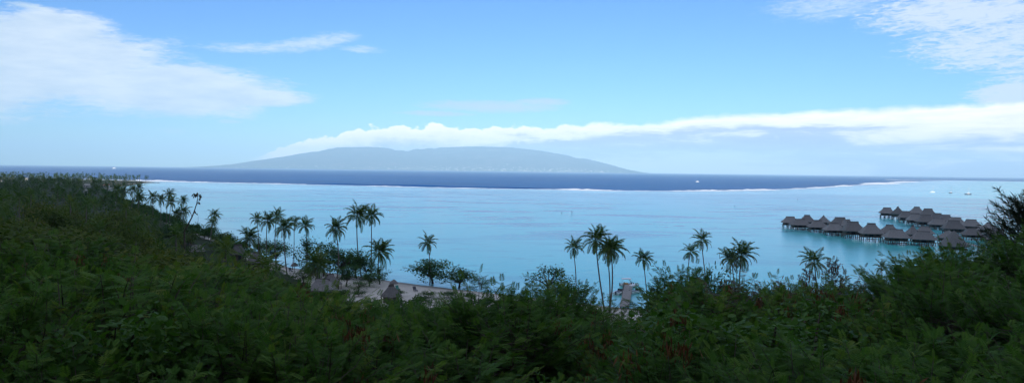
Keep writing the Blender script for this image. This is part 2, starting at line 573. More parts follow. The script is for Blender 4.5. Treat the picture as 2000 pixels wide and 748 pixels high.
def obj(name, me, material, parent=None, loc=None, rz=0.0, scale=None):
    o = bpy.data.objects.new(name, me)
    COL.objects.link(o)
    if material is not None and me is not None and len(me.materials) == 0:
        me.materials.append(M[material])
    if parent is not None:
        o.parent = parent
    if loc is not None:
        o.location = loc
    if rz:
        o.rotation_euler = (0, 0, rz)
    if scale is not None:
        o.scale = (scale,) * 3 if not isinstance(scale, (tuple, list)) else scale
    return o


def tag(o, label=None, cat=None, group=None, kind=None):
    if label:
        o['label'] = label
    if cat:
        o['category'] = cat
    if group:
        o['group'] = group
    if kind:
        o['kind'] = kind
    return o


def thing(name, label, cat, loc, rz=0.0, group=None, scale=None):
    return tag(obj(name, None, None, None, loc, rz, scale), label, cat, group)


# ------------------------------------------------------------------ land and water
rng = np.random.default_rng(7)
# waterline of the bay, from the far point on the left round to the right (pixels on the level z = 0)
COAST_PX = [(306, 356.5), (282, 357.5), (262, 361), (240, 364), (222, 369), (216, 378), (240, 394), (275, 409), (320, 427), (365, 446), (420, 464),
            (468, 483), (520, 507), (565, 523), (640, 533), (700, 540), (800, 554), (900, 566), (1040, 581), (1200, 600), (1400, 612),
            (1600, 604), (1800, 566), (1930, 528), (2000, 508)]
coast = [at(px, py, 0.0) for px, py in COAST_PX]
coast = [(p.x, p.y) for p in coast]
poly = [(-3300, 2600), (-1650, 2080), (coast[0][0] - 60, coast[0][1] + 75)] + coast + [(330, 330), (600, 420), (1400, 300), (3300, 200), (3300, -2600), (-3300, -2600)]
POLY = np.array(poly)


def seg_dist(x, y, pts, closed):
    d = np.full(x.shape, 1e18)
    n = len(pts)
    for i in range(n if closed else n - 1):
        ax, ay = pts[i]
        bx, by = pts[(i + 1) % n]
        ex, ey = bx - ax, by - ay
        t = np.clip(((x - ax) * ex + (y - ay) * ey) / (ex * ex + ey * ey + 1e-9), 0, 1)
        d = np.minimum(d, (x - ax - t * ex) ** 2 + (y - ay - t * ey) ** 2)
    return np.sqrt(d)


def inside(x, y, pts):
    c = np.zeros(x.shape, dtype=bool)
    n = len(pts)
    for i in range(n):
        ax, ay = pts[i]
        bx, by = pts[(i + 1) % n]
        hit = ((ay > y) != (by > y))
        xs = (bx - ax) * (y - ay) / (by - ay + 1e-12) + ax
        c ^= hit & (x < xs)
    return c


def vnoise(x, y, seed=0):
    """smooth value noise, vectorised"""
    x = np.asarray(x, float)
    y = np.asarray(y, float)
    xi = np.floor(x).astype(np.int64)
    yi = np.floor(y).astype(np.int64)
    fx = x - xi
    fy = y - yi
    fx = fx * fx * (3 - 2 * fx)
    fy = fy * fy * (3 - 2 * fy)

    def h(a, b):
        k = (a * 374761393 + b * 668265263 + seed * 974711) & 0xffffffff
        k = ((k ^ (k >> 13)) * 1274126177) & 0xffffffff
        return ((k ^ (k >> 16)) & 0xffff) / 65535.0
    a = h(xi, yi) * (1 - fx) + h(xi + 1, yi) * fx
    b = h(xi, yi + 1) * (1 - fx) + h(xi + 1, yi + 1) * fx
    return a * (1 - fy) + b * fy


def fbm(x, y, octs=5, seed=0, ridged=False):
    s = 0.0
    a = 0.5
    for i in range(octs):
        n = vnoise(x * 2 ** i, y * 2 ** i, seed + i)
        if ridged:
            n = 1 - np.abs(2 * n - 1)
        s = s + a * n
        a *= 0.5
    return s


# outline of the near thicket in the photograph: pixel column -> pixel row
T_PX = [-400, 0, 150, 300, 400, 480, 560, 620, 700, 800, 950, 1040, 1090, 1150, 1200, 1212, 1238, 1262, 1310, 1370, 1420, 1470, 1510, 1550, 1610, 1700, 1760, 1820, 1880, 1940, 2000, 2500]
T_PY = [490, 490, 492, 505, 515, 528, 546, 577, 591, 585, 586, 582, 574, 582, 600, 610, 610, 592, 566, 552, 538, 546, 562, 540, 530, 532, 530, 512, 505, 490, 476, 440]
D_NEAR, D_EDGE = 7.0, 32.0


def canopy(az, d):
    """height of the top of the near thicket at azimuth az (rad) and forward distance d"""
    px = CW / 2 + F * np.tan(az)
    tp = np.interp(px, T_PX, T_PY)
    yh = 333 + 0.0126 * (px - 1000)
    t = np.clip(np.log(np.maximum(d, 0.1) / D_NEAR) / math.log(D_EDGE / D_NEAR), 0, 1)
    row = 790 + (tp - 790) * t
    return EYE - d * (row - yh) / F


def shrub_h(d):
    return np.interp(d, [7, 14, 32], [2.8, 3.4, 4.4])


def ground(x, y):
    x = np.asarray(x, float)
    y = np.asarray(y, float)
    sd = seg_dist(x, y, poly, True)
    land = inside(x, y, poly)
    sd = np.where(land, sd, -sd)
    plain_ = np.where(sd > 0, np.minimum(sd * 0.085, 1.9) + np.clip((sd - 60) / 400, 0, 1) * 2.0, np.maximum(sd * 0.06, -4.0))
    az = np.clip(np.arctan2(x, np.maximum(y, 1e-3)), -R(40), R(40))
    d = np.maximum(y, 0.0)
    g30 = canopy(az, np.full(d.shape, D_EDGE)) - shrub_h(D_EDGE)
    gn = canopy(az, np.maximum(d, D_NEAR)) - shrub_h(np.maximum(d, D_NEAR))
    k = np.clip(d / D_NEAR, 0, 1)
    near = (EYE - 1.7) * (1 - k) + gn * k
    px = CW / 2 + F * np.tan(az)
    reach = np.interp(px, [0, 250, 330, 450, 600, 1500, 1800, 2000], [600, 470, 310, 215, 150, 150, 170, 190])
    t = np.clip((d - D_EDGE) / (reach - D_EDGE), 0, 1)
    fall = (1 - t) ** 2.5
    hill = np.where(d <= D_EDGE, near, plain_ + (g30 - plain_) * fall)
    z = np.where(sd > 0, np.maximum(hill, plain_), plain_)
    z = np.where((d > 40) & (sd > 20), z + (fbm(x / 26, y / 26, 4, 3) - 0.5) * 1.6 * np.clip((d - 40) / 60, 0, 1), z)
    # the mountain behind the viewer
    b = np.maximum(-y - 5.0, 0.0)
    ridge = 480 + 90 * (fbm(x / 700, y / 900, 4, 11, True) - 0.5)
    mtn = (EYE - 1.7) + ridge * (1 - np.exp(-(b / 400.0) ** 1.35)) * (0.86 + 0.22 * fbm(x / 320, y / 320, 4, 17, True))
    z = np.where(y < -5, mtn, z)
    return z


def gz(x, y):
    return float(ground(np.array([x]), np.array([y]))[0])


def spaced(lo, hi, mid_lo, mid_hi, step, grow, cap):
    a = list(np.arange(mid_lo, mid_hi + 1e-6, step))
    s = step
    while a[-1] < hi:
        s = min(s * grow, cap)
        a.append(min(a[-1] + s, hi))
    s = step
    while a[0] > lo:
        s = min(s * grow, cap)
        a.insert(0, max(a[0] - s, lo))
    return np.array(a)


def grid_mesh(name, xs, ys, zf, attrs=None, keep=None, smooth=True):
    X, Y = np.meshgrid(xs, ys)
    Z = zf(X.ravel(), Y.ravel())
    v = np.stack([X.ravel(), Y.ravel(), Z], 1)
    nx, ny = len(xs), len(ys)
    i = np.arange(nx * ny).reshape(ny, nx)
    q = np.stack([i[:-1, :-1].ravel(), i[:-1, 1:].ravel(), i[1:, 1:].ravel(), i[1:, :-1].ravel()], 1)
    if keep is not None:
        k = keep(X.ravel(), Y.ravel(), Z)
        q = q[k[q].any(1)]
    used = np.unique(q)
    remap = -np.ones(len(v), dtype=np.int64)
    remap[used] = np.arange(len(used))
    at_ = {k: f(X.ravel(), Y.ravel(), Z)[used] for k, f in (attrs or {}).items()}
    return mesh_np(name, v[used], remap[q], at_, smooth)


def build_land():
    xs = spaced(-3200, 3200, -60, 60, 2.0, 1.035, 70)
    ys = spaced(-2500, 2550, -4, 70, 2.0, 1.03, 60)

    def sand(x, y, z):
        sd = seg_dist(x, y, poly, True)
        px = CW / 2 + F * x / np.maximum(y, 1)
        wide = np.interp(px, [210, 300, 420, 540, 600, 640, 700, 1000, 1300, 2000], [1, 1, 2, 6, 24, 40, 45, 34, 26, 14])
        return np.clip(1.0 - (sd - wide) / 8.0, 0, 1) * (z < 5)
    me = grid_mesh('land', xs, ys, ground, {'sand': sand}, keep=lambda x, y, z: z > -1.5)
    tag(obj('hillside_and_shore', me, 'ground'), 'wooded hillside falling to a sandy shore around the bay', None, None, 'structure')


build_land()

# the barrier reef, from the left point to the far right
REEF_PX = [(-60, 351), (150, 351.5), (300, 353.5), (400, 356), (520, 358.5), (640, 361.5), (760, 364), (880, 367), (1000, 369), (1110, 370.5), (1200, 372.5),
           (1300, 373), (1400, 372.5), (1500, 371), (1570, 368), (1630, 364.5), (1690, 360.5), (1740, 357.2), (1775, 354.8)]
reef = [at(px, py, 0.0) for px, py in REEF_PX]
reef = [(p.x, p.y) for p in reef]
OUTER_PX = [(1728, 351.3), (1850, 352.6), (2000, 354.6), (2200, 357.2)]
outer = [at(px, py, 0.0) for px, py in OUTER_PX]
outer = [(p.x, p.y) for p in outer]
SEA_Y, SEA_X = 31000.0, 32000.0

lag_poly = [(-3200, -200)] + [(-2400, reef[0][1] + 260)] + reef + [outer[0]] + outer[1:] + [(9000, outer[-1][1] - 500), (9000, -200)]


def build_sea():
    xs = np.linspace(-SEA_X, SEA_X, 40)
    ys = np.concatenate([np.linspace(-2600, 0, 4), np.linspace(400, SEA_Y, 60)])
    me = grid_mesh('ocean', xs, ys, lambda x, y: np.full(x.shape, -0.25))
    tag(obj('ocean', me, 'ocean'), 'deep blue open ocean beyond the reef', None, None, 'structure')
    # lagoon: rows between the shore and the reef, each column from near to far
    xs = np.concatenate([np.linspace(-3200, -1400, 12), np.linspace(-1380, 1400, 150), np.linspace(1420, 6000, 60)])
    rp = np.array(reef + [(reef[-1][0] + 150, reef[-1][1] + 250)] + outer[1:])
    order = np.argsort(rp[:, 0])
    rx, ry = rp[order, 0], rp[order, 1]
    far = np.interp(xs, rx, ry)
    t = np.linspace(0, 1, 90) ** 1.3
    V = np.array([(x, -60 + (f + 60) * k, 0.0) for k in t for x, f in zip(xs, far)])
    n = len(xs)
    i = np.arange(len(V)).reshape(len(t), n)
    q = np.stack([i[:-1, :-1].ravel(), i[:-1, 1:].ravel(), i[1:, 1:].ravel(), i[1:, :-1].ravel()], 1)
    dr = np.maximum(np.repeat(1 - t, n) * np.tile(far, len(t)) * 0.9, 0)
    dc = seg_dist(V[:, 0], V[:, 1], coast + [(330, 330), (600, 420), (1400, 300)], False)
    me = mesh_np('lagoon', V, q, {'reef': np.clip(dr / 1000, 0, 1.2), 'coast': np.clip(dc / 1000, 0, 2)}, True)
    tag(obj('lagoon', me, 'lagoon'), 'calm turquoise lagoon between beach and reef', None, None, 'structure')


build_sea()


def resample(pts, step):
    pts = [Vector((p[0], p[1], 0)) for p in pts]
    out = []
    for a, b in zip(pts[:-1], pts[1:]):
        n = max(1, int((b - a).length / step))
        out += [a.lerp(b, i / n) for i in range(n)]
    out.append(pts[-1])
    return out


def build_surf():
    """white water: a ragged heap of foam along the reef, and the dark shoulder of the swell behind it"""
    r_ = random.Random(4)

    def strip(pts, width, high, gapf, zoff=0.02):
        mb_v, mb_f = [], []
        P = resample(pts, 9.0)
        for i, p in enumerate(P):
            t = (P[min(i + 1, len(P) - 1)] - P[max(i - 1, 0)]).normalized()
            nrm = Vector((-t.y, t.x, 0))
            g = gapf(i, p)
            wd = width * g * r_.uniform(0.6, 1.4)
            hg = high * g * r_.uniform(0.3, 1.2)
            j = r_.uniform(-3, 3)
            for s_, hh in ((-1.2, 0), (-0.5, 0.7), (0.2, 1.0), (0.6, 0.5), (1.0, 0)):
                mb_v.append(p + nrm * (wd * s_ + j) + Vector((0, 0, zoff + hg * hh)))
            if i:
                a = (i - 1) * 5
                for k in range(4):
                    mb_f.append((a + k, a + 5 + k, a + 6 + k, a + 1 + k))
        me = bpy.data.meshes.new('surf')
        me.from_pydata(mb_v, [], mb_f)
        me.update()
        return me

    def g_main(i, p):
        px = CW / 2 + F * p.x / max(p.y, 1)
        thin = 0.45 if 600 < px < 1100 else 1.0
        n = float(fbm(np.array([p.x / 130]), np.array([p.y / 130]), 3, 5)[0])
        return thin * max(0.30, min(1.4, (n - 0.28) * 4.4))
    tag(obj('surf', strip(reef, 13.0, 1.7, g_main), 'foam'), 'line of white surf breaking along the reef', None, None, 'stuff')
    tag(obj('surf', strip(outer[:2] + [outer[2]], 26.0, 2.2, lambda i, p: 0.2 + 0.9 * max(0, 1 - i / 90)), 'foam'), 'far white breakers on the outer reef at the right', None, None, 'stuff')
    e = reef[-3:]
    tag(obj('surf', strip(e, 38.0, 2.2, g_main, 0.05), 'foam'), 'heap of white water where the reef turns away', None, None, 'stuff')
    # thin streaks of foam carried inside the reef
    mb = MB()
    for i in range(150):
        k = r_.random()
        a = reef[int(k * (len(reef) - 4)) + 1]
        b = reef[int(k * (len(reef) - 4)) + 2]
        t = r_.random()
        x, y = a[0] + (b[0] - a[0]) * t, a[1] + (b[1] - a[1]) * t - r_.uniform(8, 70)
        L, W = r_.uniform(8, 40), r_.uniform(0.6, 1.8)
        mb.add([(x - L, y, 0.03), (x, y - W, 0.03), (x + L, y + r_.uniform(-1, 1), 0.03), (x, y + W, 0.05)], [(0, 1, 2, 3)])
    tag(obj('foam_streaks', mb.mesh('foam_streaks'), 'foam'), 'thin streaks of foam drifting inside the reef', None, None, 'stuff')
    # swell
    mb_v, mb_f = [], []
    sw = [at(px, py, 0.0) for px, py in [(590, 358.3), (700, 361), (830, 364), (960, 366.6), (1108, 369.2)]]
    P = resample([(p.x, p.y) for p in sw], 20.0)
    for i, p in enumerate(P):
        e_ = math.sin(math.pi * i / (len(P) - 1)) ** 0.5
        h = 2.9 * e_ * (0.6 + 0.4 * math.sin(i * 0.31) ** 2)
        for s_, hh in ((-6, 0), (-1.5, 0.85), (0, 1), (6, 0.7), (22, 0)):
            mb_v.append(Vector((p.x, p.y + s_, -0.24 + h * hh)))
        if i:
            a = (i - 1) * 5
            for k in range(4):
                mb_f.append((a + k, a + 5 + k, a + 6 + k, a + 1 + k))
    me = bpy.data.meshes.new('swell')
    me.from_pydata(mb_v, [], mb_f)
    me.polygons.foreach_set('use_smooth', np.ones(len(me.polygons), dtype=bool))
    tag(obj('ocean_swell', me, 'ocean'), 'dark swell standing up outside the reef', None, None, 'structure')


build_surf()


# ------------------------------------------------------------------ far island
def build_island():
    Y0 = 26000.0
    prof = [(425, 327), (460, 322), (520, 312), (570, 304), (620, 295), (660, 289), (720, 288), (780, 291), (850, 289), (930, 287), (1000, 289), (1060, 296), (1100, 303), (1150, 312), (1195, 323), (1235, 334.5)]
    px_ = [at_d(a, b, Y0).x for a, b in prof]
    pz_ = [max(at_d(a, b, Y0).z, 0.0) for a, b in prof]
    x0, x1 = px_[0], px_[-1]
    xs = np.linspace(x0, x1, 240)
    ys = np.linspace(Y0 - 3600, Y0 + 3600, 80)

    def zf(x, y):
        crest = np.interp(x, px_, pz_)
        q = (y - Y0) / 3600.0
        body = np.clip(1 - np.abs(q) ** 1.15, 0, 1)
        rid = fbm(x / 1300 + q * 0.6, y / 2100, 5, 21, True)
        rid2 = fbm(x / 480, y / 600, 4, 31, True)
        z = crest * body * (0.72 + 0.42 * rid + 0.18 * (rid2 - 0.5))
        z = np.where(np.abs(q) < 0.05, np.minimum(z, crest * 1.01), np.minimum(z, crest * (1 - 0.45 * np.abs(q))))
        return np.where(body <= 0, -30.0, z + 6 * body)
    me = grid_mesh('island', xs, ys, zf)
    tag(obj('island', me, 'island_ground'), 'broad hazy volcanic island on the horizon', None, None, 'structure')
    # the pale town along its shore: too far to count
    r_ = random.Random(3)
    mb = MB()
    pts = []
    for i in range(420):
        x = r_.gauss(300, 2300) if r_.random() < 0.75 else r_.uniform(x0 + 1500, x1 - 1400)
        if x < x0 + 700 or x > x1 - 900:
            continue
        u_ = min(abs(r_.gauss(0, 0.08)), 0.3)
        pts.append((x, Y0 - 3540 + u_ * 3400))
    pa = np.array(pts)
    hz = zf(pa[:, 0], pa[:, 1])
    for (x, y), z in zip(pts, hz):
        s_ = r_.uniform(6, 14) * (1.8 if r_.random() < 0.12 else 1.0)
        h = r_.uniform(5, 12)
        mb.box(x - s_, y - s_ * 0.6, z - 8, x + s_, y + s_ * 0.6, z + h)
    tag(obj('town_houses', mb.mesh('town_houses'), 'town'), 'scattered pale houses of a town along the far island shore', None, None, 'stuff')


build_island()


# ------------------------------------------------------------------ vegetation meshes
def frames(d, up):
    """rotation matrices whose x axis is d and whose z axis leans to up"""
    d = d / np.linalg.norm(d, axis=1, keepdims=True)
    y = np.cross(up, d)
    n = np.linalg.norm(y, axis=1, keepdims=True)
    y = np.where(n < 1e-4, np.array([[0, 1, 0]]), y / np.maximum(n, 1e-6))
    z = np.cross(d, y)
    return np.stack([d, y, z], 2)


def scatter(tv, tf, pos, rot, scl, tint):
    """copies of a small template mesh joined into arrays"""
    n, k = len(pos), len(tv)
    v = np.einsum('nij,kj->nki', rot, tv) * scl[:, None, None] + pos[:, None, :]
    f = tf[None] + (np.arange(n) * k)[:, None, None]
    return v.reshape(-1, 3), f.reshape(-1, tf.shape[1]), np.repeat(tint, k)


def blade(L, W, droop=0.0):
    return [(0, 0, 0), (L * 0.45, W, -droop * 0.3), (L, 0, -droop), (L * 0.45, -W, -droop * 0.3)]


def feather_leaf(pairs=6):
    """one twice-divided leaf, 1 unit long: pairs of narrow side feathers on a stalk"""
    V, Fq = [], []

    def put(vs):
        o = len(V)
        V.extend(vs)
        Fq.append((o, o + 1, o + 2, o + 3))
    put([(0, 0.012, 0), (1.0, 0.006, -0.12), (1.0, -0.006, -0.12), (0, -0.012, 0)])
    for i in range(pairs):
        x = 0.2 + 0.75 * i / (pairs - 1)
        L = 0.50 * (1 - 0.35 * abs(i / (pairs - 1) - 0.4))
        for s in (1, -1):
            a = R(62 - 25 * i / (pairs - 1)) * s
            ca, sa = math.cos(a), math.sin(a)
            b = blade(L, 0.062, 0.10)
            put([(x + p[0] * ca - p[1] * sa, p[0] * sa + p[1] * ca, p[2] - 0.12 * x * x) for p in b])
    return np.array(V, float), np.array(Fq, np.int64)


FEATHER_V, FEATHER_F = feather_leaf()


def unit(v):
    return v / np.maximum(np.linalg.norm(v, axis=-1, keepdims=True), 1e-9)


def shrub_meshes(seed, twigs=92, pods=0, dry=False, sparse=1.0):
    """feathery shrub about 3.2 m tall with its crown 1.5 m in radius: stems, foliage, hanging pods"""
    g = np.random.default_rng(seed)
    r_ = random.Random(seed)
    st = MB()
    tips = []
    for k in range(5):
        a = 2 * math.pi * (k + r_.random()) / 5
        lean = r_.uniform(0.25, 0.75)
        p0 = Vector((0.12 * math.cos(a), 0.12 * math.sin(a), 0))
        p1 = Vector((lean * 0.5 * math.cos(a), lean * 0.5 * math.sin(a), 1.2))
        p2 = Vector((lean * math.cos(a + 0.3), lean * math.sin(a + 0.3), r_.uniform(2.0, 2.7)))
        st.tube([p0, p1, p2], [0.035, 0.026, 0.014], 5)
        tips += [(p1, p2)]
    P, D, S, U, T = [], [], [], [], []
    pod_at = []
    for t in range(int(twigs * sparse)):
        # twig roots are spread through a domed crown
        a = r_.uniform(0, 2 * math.pi)
        el = math.asin(r_.uniform(-0.25, 1.0))
        rad = r_.uniform(0.45, 1.0)
        c = Vector((math.cos(a) * math.cos(el) * 1.15 * rad, math.sin(a) * math.cos(el) * 1.15 * rad, 2.0 + math.sin(el) * 0.95 * rad))
        out = (c - Vector((0, 0, 1.5))).normalized()
        d = (out + Vector((r_.uniform(-0.5, 0.5), r_.uniform(-0.5, 0.5), r_.uniform(0.0, 0.7)))).normalized()
        L = r_.uniform(0.45, 0.85)
        a_, b_ = tips[r_.randrange(5)]
        root = a_.lerp(b_, r_.uniform(0.3, 1.0))
        e = c + d * L
        bend = Vector((0, 0, -0.12 * L))
        st.tube([root, c, c + d * L * 0.6, e + bend], [0.012, 0.008, 0.006, 0.003], 3, False)
        n = r_.randint(10, 15)
        side = d.cross(Vector((0, 0, 1)))
        side = side.normalized() if side.length > 0.05 else Vector((1, 0, 0))
        tw_tint = r_.uniform(0.0, 0.95)
        for i in range(n):
            f = (i + 0.5) / n
            p = c + d * L * f + bend * f * f
            s = 1 if i % 2 else -1
            ld = d * r_.uniform(0.35, 0.8) + side * s * r_.uniform(0.6, 1.0) + Vector((0, 0, r_.uniform(-0.45, 0.25)))
            if i == n - 1:
                ld = d
            P.append(p)
            D.append(ld.normalized())
            S.append(r_.uniform(0.14, 0.23) * (1.1 - 0.3 * f))
            U.append((r_.uniform(-0.5, 0.5), r_.uniform(-0.5, 0.5), 1))
            T.append(min(1, max(0, tw_tint + r_.uniform(-0.2, 0.2) + 0.25 * (f - 0.5))))
        if len(pod_at) < pods and el > 0.1 and rad > 0.75:
            pod_at.append(c + d * L * 0.75)
    P, D, S, U, T = (np.array(x, float) for x in (P, D, S, U, T))
    rot = frames(D, U)
    v, f, ti = scatter(FEATHER_V, FEATHER_F, P, rot, S, T)
    fol = mesh_np('foliage', v, f, {'tint': ti})
    pod = None
    if pod_at:
        tv = np.array(blade(1.0, 0.075, 0.05), float)
        tf = np.array([[0, 1, 2, 3]])
        pp, dd, ss, tt = [], [], [], []
        for c in pod_at:
            for i in range(r_.randint(22, 42)):
                pp.append(c + Vector((g.normal(0, 0.07), g.normal(0, 0.07), g.normal(-0.05, 0.10))))
                dd.append((g.normal(0, 0.28), g.normal(0, 0.28), -1))
                ss.append(r_.uniform(0.14, 0.24))
                tt.append(r_.random())
        pp, dd, ss, tt = (np.array(x, float) for x in (pp, dd, ss, tt))
        v, f, ti = scatter(tv, tf, pp, frames(dd, g.normal(size=(len(pp), 3))), ss, tt)
        pod = mesh_np('seed_pods', v, f, {'tint': ti})
        pod.materials.append(M['pod'])
    fol.materials.append(M['leaf_dry' if dry else 'leaf_feather'])
    stem = st.mesh('stems')
    stem.materials.append(M['bark'])
    return stem, fol, pod


LEAF6_V = np.array([(0, 0, 0), (0.3, 0.26, 0.03), (0.75, 0.24, 0.0), (1.0, 0, -0.08), (0.75, -0.24, 0.0), (0.3, -0.26, 0.03)], float)
LEAF6_F = np.array([[0, 1, 2, 3], [0, 3, 4, 5]])


def tree_meshes(seed, height=9.0, rx=4.2, rz=3.0, clumps=26, per=34, leaf=0.5, material='leaf_wood', bark='bark', fork=0.35, gap=0.55, up=0.7):
    """broadleaf tree: tapered trunk, limbs to every clump, clumps of separate leaves with gaps between"""
    g = np.random.default_rng(seed)
    r_ = random.Random(seed)
    st = MB()
    cz = height - rz
    fk = Vector((r_.uniform(-0.3, 0.3), r_.uniform(-0.3, 0.3), max(0.8, (cz - rz) * 1.0 + height * fork * 0.25)))
    st.tube([(0, 0, -0.4), (fk.x * 0.5, fk.y * 0.5, fk.z * 0.5), fk], [height * 0.030, height * 0.024, height * 0.02], 7)
    cs = []
    for i in range(clumps):
        u = unit(g.normal(size=3))
        u[2] = abs(u[2]) if r_.random() < up else u[2]
        k = r_.uniform(gap, 1.0)
        c = Vector((u[0] * rx * k, u[1] * rx * k, cz + u[2] * rz * k))
        cs.append(c)
    for i, c in enumerate(cs):
        if i % 2 == 0:
            m_ = fk.lerp(c, 0.55) + Vector((r_.uniform(-0.3, 0.3), r_.uniform(-0.3, 0.3), 0.35))
            st.tube([fk, m_, c], [height * 0.012, height * 0.008, height * 0.003], 4, False)
    P, D, S, U, T = [], [], [], [], []
    for c in cs:
        cr = r_.uniform(0.20, 0.36) * rx
        base = r_.uniform(0.1, 0.65)
        q = unit(g.normal(size=(per, 3))) * (g.random((per, 1)) ** 0.4) * cr * np.array([1, 1, 0.75])
        P.append(np.array(c) + q)
        D.append(unit(q) + g.normal(0, 0.5, (per, 3)) + np.array([0, 0, -0.25]))
        S.append(g.uniform(0.6, 1.25, per) * leaf)
        U.append(np.array([0, 0, 1.0]) + g.normal(0, 0.45, (per, 3)))
        T.append(np.clip(base + g.normal(0, 0.16, per), 0, 1))
    P, D, S, U, T = (np.concatenate(x) for x in (P, D, S, U, T))
    v, f, ti = scatter(LEAF6_V, LEAF6_F, P, frames(D, U), S, T)
    crown = mesh_np('crown', v, f, {'tint': ti})
    crown.materials.append(M[material])
    trunk = st.mesh('trunk')
    trunk.materials.append(M[bark])
    return trunk, crown


def frond_arrays(elev, L, seed, pairs=20, wide=0.11):
    """palm leaf along +x: arched midrib with hanging leaflets on both sides"""
    r_ = random.Random(seed)
    V, Q = [], []
    N = 8
    ang = elev
    p = Vector((0, 0, 0))
    mid = [p.copy()]
    dirs = []
    sag = R(9 + 7 * math.cos(elev) ** 2)
    for i in range(N):
        d = Vector((math.cos(ang), 0, math.sin(ang)))
        dirs.append(d)
        p = p + d * (L / N)
        mid.append(p.copy())
        ang -= sag * (0.55 + 0.9 * i / N)
        ang = max(ang, R(-82))
    dirs.append(dirs[-1])
    for i in range(N):
        w0, w1 = 0.045 * (1 - i / N) + 0.008, 0.045 * (1 - (i + 1) / N) + 0.008
        o = len(V)
        V += [mid[i] + Vector((0, w0, 0)), mid[i] + Vector((0, -w0, 0)), mid[i + 1] + Vector((0, -w1, 0)), mid[i + 1] + Vector((0, w1, 0))]
        Q.append((o, o + 1, o + 2, o + 3))
    for k in range(pairs):
        t = 0.14 + 0.86 * k / (pairs - 1)
        f = t * N
        i = min(int(f), N - 1)
        p = mid[i].lerp(mid[i + 1], f - i)
        d = dirs[i]
        ll = L * 0.24 * math.sin(math.pi * min(0.16 + 0.80 * t, 1)) ** 0.7 + 0.06
        for s in (1, -1):
            hang = r_.uniform(0.20, 0.60)
            o_ = (Vector((0, s, 0)) * 0.85 + d * (0.55 + 0.5 * t) + Vector((0, 0, -hang))).normalized()
            wv = d * wide
            o = len(V)
            e = p + o_ * ll * r_.uniform(0.85, 1.1) + Vector((0, 0, -0.10 * ll))
            m_ = p + o_ * ll * 0.5
            V += [p, m_ + wv, e, m_ - wv]
            Q.append((o, o + 1, o + 2, o + 3))
    return np.array([tuple(v) for v in V]), np.array(Q)


ELEVS = [R(82), R(64), R(45), R(26), R(4), R(-24)]
FRONDS = []
for i_, e_ in enumerate(ELEVS):
    row = []
    for j_ in range(2):
        v_, q_ = frond_arrays(e_, 1.0 * 4.0, 50 + i_ * 7 + j_)
        t_ = np.random.default_rng(i_ * 3 + j_).uniform(0.1, 0.9, len(v_) // 4)
        me_ = mesh_np('frond', v_, q_, {'tint': np.repeat(t_, 4)})
        me_.materials.append(M['frond'])
        row.append(me_)
    FRONDS.append(row)
dv_, dq_ = frond_arrays(R(-35), 3.4, 99, 13)
DRY = mesh_np('dry_frond', dv_, dq_, {'tint': np.repeat(np.random.default_rng(1).uniform(0, 1, len(dv_) // 4), 4)})
DRY.materials.append(M['frond_dry'])


def palm_frond_set(r_, count):
    """(elevation class, azimuth) for a crown: upright young leaves in the middle, old ones hanging outside"""
    out = []
    ga = 2.399963
    a0 = r_.uniform(0, 6.28)
    for i in range(count):
        f = i / max(count - 1, 1)
        k = min(5, int(f * 6.0))
        out.append((k, a0 + i * ga + r_.uniform(-0.25, 0.25)))
    return out


def coco_palm(label, crown_px, crown_py, base_px, d, rad_px, seed, count=20, wind=0.22, group='coconut palms along the shore', dry=0, base_z=None):
    """one coconut palm: the crown seen at a pixel at forward distance d, the trunk standing on the ground below"""
    r_ = random.Random(seed)
    c = at_d(crown_px, crown_py, d)
    b = at_d(base_px, 560, d)
    bz = gz(b.x, b.y) if base_z is None else base_z
    root = thing('coconut_palm', label, 'palm tree', (b.x, b.y, bz), 0, group)
    top = c - Vector((b.x, b.y, bz))
    size = rad_px * d / F / 2.75
    h = top.z
    side = Vector((top.x, top.y, 0))
    pts = []
    rad = []
    n = 9
    bow = r_.uniform(-0.05, 0.05) * h
    for i in range(n):
        t = i / (n - 1)
        pts.append(Vector((side.x * t ** 1.35 + bow * math.sin(math.pi * t), side.y * t, -0.6 + (h + 0.6) * t)))
        rad.append((0.24 if i == 0 else 0.19) * (1 - 0.45 * t) * max(0.75, min(1.2, size)))
    obj('trunk', MB().tube(pts, rad, 7).mesh('trunk', True), 'palm_bark', root)
    W = Matrix.Rotation(wind + r_.uniform(-0.05, 0.08), 3, 'Y') @ Matrix.Rotation(r_.uniform(-0.12, 0.12), 3, 'X')
    for k, a in palm_frond_set(r_, int(count * 1.25)):
        # the wind combs the leaves over to the right
        a2 = a - 0.38 * math.sin(a) * (1 if wind > 0 else 0)
        fr = obj('frond', FRONDS[k][r_.randrange(2)], 'frond', root)
        m_ = W @ Matrix.Rotation(a2, 3, 'Z') @ Matrix.Rotation(r_.uniform(-0.25, 0.25), 3, 'X')
        s = size * r_.uniform(0.82, 1.1)
        fr.matrix_local = Matrix.Translation(top) @ m_.to_4x4() @ Matrix.Scale(s, 4)
    for k in range(dry):
        fr = obj('dry_frond', DRY, 'frond_dry', root)
        fr.matrix_local = Matrix.Translation(top + Vector((0, 0, -0.1))) @ (W @ Matrix.Rotation(r_.uniform(0, 6.28), 3, 'Z')).to_4x4() @ Matrix.Scale(size * 0.9, 4)
    nut = MB()
    for k in range(6):
        a = r_.uniform(0, 6.28)
        x, y, z = 0.26 * math.cos(a), 0.26 * math.sin(a), -0.28 - 0.25 * r_.random()
        nut.rings([[(x + q * math.cos(j * 1.0472), y + q * math.sin(j * 1.0472), z + zz) for j in range(6)] for q, zz in ((0.04, -0.14), (0.12, -0.05), (0.12, 0.05), (0.03, 0.13))])
    nt_ = obj('coconuts', nut.mesh('coconuts'), 'coconut', root)
    nt_.location = top
    return root

